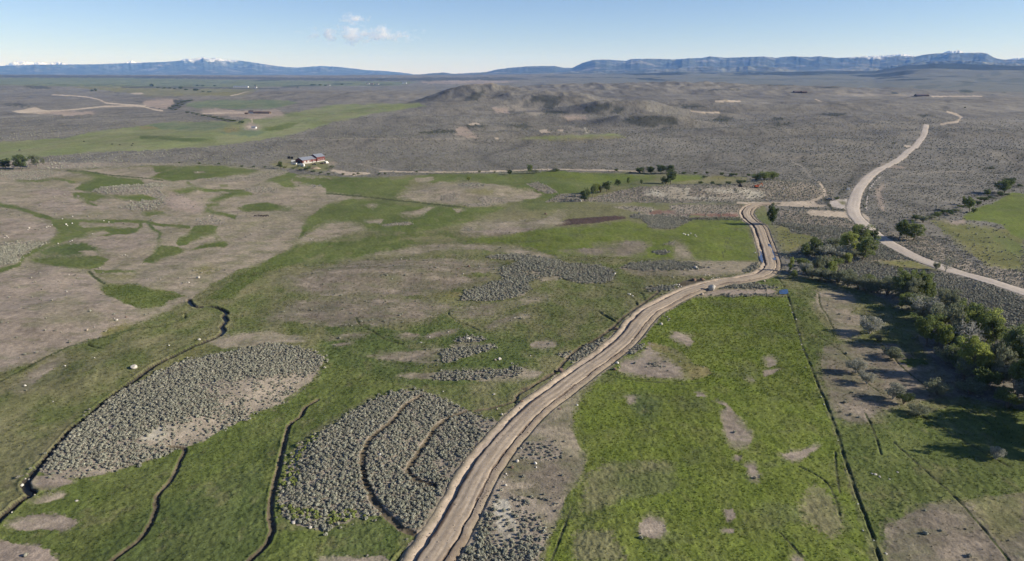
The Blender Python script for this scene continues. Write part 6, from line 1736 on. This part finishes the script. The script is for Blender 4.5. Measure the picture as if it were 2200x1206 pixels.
# ------------------------------------------------------------------ loose stones and clods pushed aside by the grader
def clods():
    q = ROADW[::-1]; d = np.hypot(q[:, 0], q[:, 1]); i = rng.choice(np.where(d < 520)[0][:-1], 5200)
    t = q[i + 1] - q[i]; t /= np.linalg.norm(t, axis=1)[:, None]
    off = rng.choice([-1, 1], len(i)) * (3.0 + np.abs(rng.normal(0, 1.7, len(i))) + .4)
    off = np.where(rng.uniform(0, 1, len(i)) < .15, rng.uniform(-2.7, 2.7, len(i)), off)
    X = q[i, 0] + t[:, 1] * off + rng.uniform(-.5, .5, len(i)); Y = q[i, 1] - t[:, 0] * off + rng.uniform(-.5, .5, len(i))
    Z = hbase(X, Y) + np.interp(off, [p[0] for p in PROF], [p[1] for p in PROF]); Z = np.where(np.abs(off) > 6.2, hbase(X, Y), Z)
    m = solid('road_clod', (.33, .27, .21), .95, 0, .35, 1.5)
    vs = []
    for s in range(3):
        me = rock_mesh(560 + s); me.materials.append(m); vs.append(bpy.data.objects.new('clod', me))
    S_ = .10 + .34 * rng.uniform(0, 1, len(X)) ** 3
    scatter('rubble', np.column_stack([X, Y, Z]), rng.uniform(0, 6.28, len(X)), S_, rng.integers(0, 3, len(X)), vs, None, 'loose clods and stones along the dirt road shoulders', 'rubble')
clods()
# ------------------------------------------------------------------ mountain ranges
def range_mesh(name, sky, dist, depth, seed, relief_amt, snow_z, label, forest=.8, rock=(.20, .185, .165), n_az=760, n_r=120, snow_x=None, wl=3200, blk=1.0):
    """sky: skyline points (u, v); the ridge stands about dist metres off and falls towards the plain over depth metres"""
    u = np.linspace(sky[0][0], sky[-1][0], n_az)
    vv = np.interp(u, [p[0] for p in sky], [p[1] for p in sky])
    vv = vv + .6 * vnoise(u / 9, u * 0 + seed, 301) + .35 * vnoise(u / 3.2, u * 0 + seed, 302)
    dx = (u - 1100) / FPX; dyv = (603 - vv) / FPX
    wy = CP + dyv * SP; wz = -SP + dyv * CP
    az = np.arctan2(dx, wy); tan_e = wz / np.hypot(dx, wy)
    r = np.linspace(dist - depth, dist + depth * .45, n_r)
    A, RR = np.meshgrid(az, r, indexing='ij')
    X = RR * np.sin(A); Y = RR * np.cos(A)
    t = (RR - (dist - depth)) / depth
    crest = sstep(0, 1, t) ** .85 * (1 - .75 * sstep(1.0, 1.45, t))
    rg = ridged(X / wl + seed, Y / wl, 311 + seed, 5) ; rg2 = ridged(X / (wl * .35), Y / (wl * .35), 321 + seed, 4)
    shape = crest * (1 + relief_amt * (rg - .6) + relief_amt * .35 * (rg2 - .6)) + .10 * relief_amt * rg * sstep(0, .15, t)
    shape = np.maximum(shape, 0)
    base = 95.0
    # scale every sight line so that its highest point touches the skyline given in image pixels
    app = (shape * 1.0) / RR                       # tangent per metre of height
    need = tan_e + (H - base) / dist
    hmax = np.maximum(need, .0002) * dist
    Z = base + shape * hmax[:, None] / np.maximum((shape * dist / RR).max(1)[:, None], 1e-6)
    Z[:, 0] = 60; Z[:, -1] = 40
    gx = np.gradient(Z, axis=1) / (r[1] - r[0]); 
    slope = np.abs(gx) + np.abs(np.gradient(Z, axis=0)) / (dist * np.gradient(az)[:, None])
    C = np.ones(Z.shape + (3,)) * np.array(rock)
    f = sstep(-.25, .15, fbm(X / 900, Y / 900, 331 + seed, 5, .62) + (forest - .5) * .6)
    C = C * (1 - f[..., None]) + np.array([.052, .064, .056]) * f[..., None] * blk
    open_ = sstep(.25, .4, fbm(X / 1500, Y / 700, 341 + seed, 4, .6))[..., None] * .7
    C = C * (1 - open_) + np.array([.20, .19, .145]) * open_
    rel = Z / np.maximum(Z.max(1)[:, None], 1)
    sn = fbm(X / 420, Y / 420, 351 + seed, 5, .75) * 1.5 + (rel - snow_z) / .22
    if snow_x is not None: sn = sn * 1.0 - 3.0 * (1 - np.interp(u, [p[0] for p in snow_x], [p[1] for p in snow_x]))[:, None]
    sn = sstep(.05, .40, sn)[..., None] * .62
    C = C * (1 - sn) + np.array([.80, .82, .86]) * sn
    nr = len(r); i = np.arange(n_az - 1)[:, None] * nr; j = np.arange(nr - 1)[None, :]
    F = np.stack([i + j, i + nr + j, i + nr + j + 1, i + j + 1], -1).reshape(-1, 4)
    o = mesh_np(name, np.stack([X, Y, Z], -1).reshape(-1, 3), F[:, ::-1], attr_mat(name + '_ground', [(.0025, 4), (.012, 3)], .85, 1.15), smooth=True, attr=C.reshape(-1, 3))
    # normals up
    if o.data.polygons[n_az * 10].normal.z < 0: o.data.flip_normals()
    return tag(o, label, 'mountains', kind='structure')

range_mesh('mountains', [(-600, 141), (0, 142), (70, 139), (200, 138.5), (270, 136), (300, 135), (345, 133.5), (385, 131), (395, 127), (405, 126), (415, 127), (428, 124.5), (437, 123.5), (450, 126), (462, 124.5), (480, 128), (500, 129), (520, 131), (560, 137), (580, 140), (610, 144), (640, 145.5), (672, 143), (690, 142), (720, 143.5), (745, 146), (790, 151), (830, 153), (870, 157), (890, 160), (930, 161)],
           36000, 9000, 1, .75, .80, 'long blue mountain range with a snowy crest on the left horizon', .9, snow_x=[(0, 0), (370, 0), (395, 1), (500, 1), (530, .55), (620, .3), (660, 0)], wl=2600)
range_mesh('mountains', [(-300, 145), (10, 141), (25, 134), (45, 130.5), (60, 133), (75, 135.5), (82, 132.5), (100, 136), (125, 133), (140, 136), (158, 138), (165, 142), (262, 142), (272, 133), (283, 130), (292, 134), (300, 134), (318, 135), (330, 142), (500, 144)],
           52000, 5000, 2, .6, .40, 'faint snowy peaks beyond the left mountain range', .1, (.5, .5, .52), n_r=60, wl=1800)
range_mesh('mountains', [(850, 162), (905, 160), (930, 157.5), (955, 156), (975, 159), (1010, 157), (1045, 155), (1065, 150), (1090, 146.5), (1130, 143), (1160, 142), (1190, 142), (1212, 146), (1230, 146), (1240, 141), (1252, 135), (1275, 129), (1300, 128), (1345, 131), (1356, 127), (1400, 126.5), (1450, 128), (1480, 125.5), (1505, 125), (1525, 121.5), (1560, 124.5), (1640, 121.5), (1665, 124.5), (1700, 121), (1740, 123), (1760, 121), (1800, 125), (1830, 123), (1870, 123), (1905, 121), (1950, 120), (1965, 122), (1985, 118), (2005, 115.5), (2030, 114.5), (2110, 113.5), (2122, 116), (2132, 122), (2145, 127), (2160, 128.5), (2260, 128), (2600, 122), (2900, 128)],
           24000, 7500, 3, .60, .86, 'dark blue forested mountain wall along the right horizon', .85, wl=3400, n_az=1000, n_r=150, snow_x=[(900, 0), (1200, 0), (1290, .6), (1340, .3), (1400, .3), (1620, 0), (1700, .4), (1860, 1), (1960, .9), (1975, 0), (3000, 0)])
range_mesh('mountains', [(1100, 160), (1180, 157), (1230, 153.5), (1300, 151), (1350, 152.5), (1400, 151), (1450, 147), (1500, 144.5), (1560, 145), (1610, 142.5), (1660, 145), (1700, 150), (1745, 153), (1800, 151), (1860, 147), (1900, 143), (1940, 138), (1980, 133), (2020, 132), (2060, 130), (2110, 133), (2150, 136), (2200, 137), (2400, 130), (2800, 134)],
           17500, 4200, 5, .9, 9.0, 'lower blue-green foothill ridges in front of the right mountain wall', .42, (.15, .155, .13), wl=1700, n_az=900, n_r=110)
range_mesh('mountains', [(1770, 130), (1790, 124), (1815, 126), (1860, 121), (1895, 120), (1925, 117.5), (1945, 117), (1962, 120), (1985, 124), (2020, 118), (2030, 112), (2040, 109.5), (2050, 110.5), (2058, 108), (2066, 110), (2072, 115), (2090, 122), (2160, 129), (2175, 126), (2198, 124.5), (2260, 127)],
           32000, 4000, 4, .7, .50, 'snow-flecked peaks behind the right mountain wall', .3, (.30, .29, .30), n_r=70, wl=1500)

# ------------------------------------------------------------------ cloud wisps, high above the haze
def cloud(name, tile_pts, y, label, dens, seed):
    """one sheet of vapour: a flattened lens-shaped body whose density is broken up by noise"""
    (u0, v0), (u1, v1) = tile_pts
    um, vm = (u0 + u1) / 2, (v0 + v1) / 2
    dx = (um - 1100) / FPX; dy = (603 - vm) / FPX
    wy = CP + dy * SP; wz = -SP + dy * CP; k = y / wy
    w = (u1 - u0) / FPX * y; hgt = (v1 - v0) / FPX * y
    bm = bmesh.new(); bmesh.ops.create_icosphere(bm, subdivisions=4, radius=.5)
    m = bpy.data.materials.new(name + '_vapour'); m.use_nodes = True; nt = m.node_tree
    nt.nodes.remove(nt.nodes['Principled BSDF'])
    pv = N(nt, 'ShaderNodeVolumePrincipled'); pv.inputs['Color'].default_value = (1, 1, 1, 1); pv.inputs['Absorption Color'].default_value = (1, 1, 1, 1); pv.inputs['Anisotropy'].default_value = .2
    tc = N(nt, 'ShaderNodeTexCoord'); mp = N(nt, 'ShaderNodeMapping'); mp.inputs['Scale'].default_value = (w / hgt * 1.0, 1.4, 1.35)
    mp.inputs['Location'].default_value = (seed * 3.1, seed, seed * 1.7)
    nz = N(nt, 'ShaderNodeTexNoise'); nz.inputs['Scale'].default_value = 2.1; nz.inputs['Detail'].default_value = 6; nz.inputs['Roughness'].default_value = .62
    nt.links.new(tc.outputs['Object'], mp.inputs['Vector']); nt.links.new(mp.outputs[0], nz.inputs['Vector'])
    ln = N(nt, 'ShaderNodeVectorMath', operation='LENGTH'); nt.links.new(tc.outputs['Object'], ln.inputs[0])
    fo = N(nt, 'ShaderNodeMapRange'); fo.inputs[1].default_value = .05; fo.inputs[2].default_value = .5; fo.inputs[3].default_value = .10; fo.inputs[4].default_value = -.16
    nt.links.new(ln.outputs['Value'], fo.inputs[0])
    ad = N(nt, 'ShaderNodeMath', operation='ADD'); nt.links.new(nz.outputs['Fac'], ad.inputs[0]); nt.links.new(fo.outputs[0], ad.inputs[1])
    mr = N(nt, 'ShaderNodeMapRange'); mr.inputs[1].default_value = .47; mr.inputs[2].default_value = .70; mr.inputs[3].default_value = 0; mr.inputs[4].default_value = dens
    nt.links.new(ad.outputs[0], mr.inputs[0]); nt.links.new(mr.outputs[0], pv.inputs['Density'])
    nt.links.new(pv.outputs[0], nt.nodes['Material Output'].inputs['Volume'])
    o = obj_bm(name, bm, m); o.location = (dx * k, y, H + wz * k); o.scale = (w, hgt * 1.6, hgt)
    m.cycles.volume_step_rate = .6
    return tag(o, label, 'cloud')
cloud('cloud', ((630, 52), (925, 98)), 40000, 'long thin white cloud wisp above the left mountains', .0030, 1)
cloud('cloud', ((722, 26), (800, 58)), 40000, 'small white cloud puff over the long thin wisp', .0034, 2)

# ------------------------------------------------------------------ the air between
bm = bmesh.new(); boxm(bm, (0, 0, 700), (122000, 122000, 1640))
hz = bpy.data.materials.new('pale_air'); hz.use_nodes = True; nt = hz.node_tree
nt.nodes.remove(nt.nodes['Principled BSDF'])
pv = N(nt, 'ShaderNodeVolumePrincipled'); pv.inputs['Color'].default_value = (.19, .42, 1.0, 1); pv.inputs['Absorption Color'].default_value = (1, 1, 1, 1); pv.inputs['Density'].default_value = 2.5e-5; pv.inputs['Anisotropy'].default_value = .0
nt.links.new(pv.outputs[0], nt.nodes['Material Output'].inputs['Volume'])
hz.cycles.homogeneous_volume = True
haze = obj_bm('haze', bm, hz); tag(haze, kind='stuff', label='blue summer haze over the far plain')
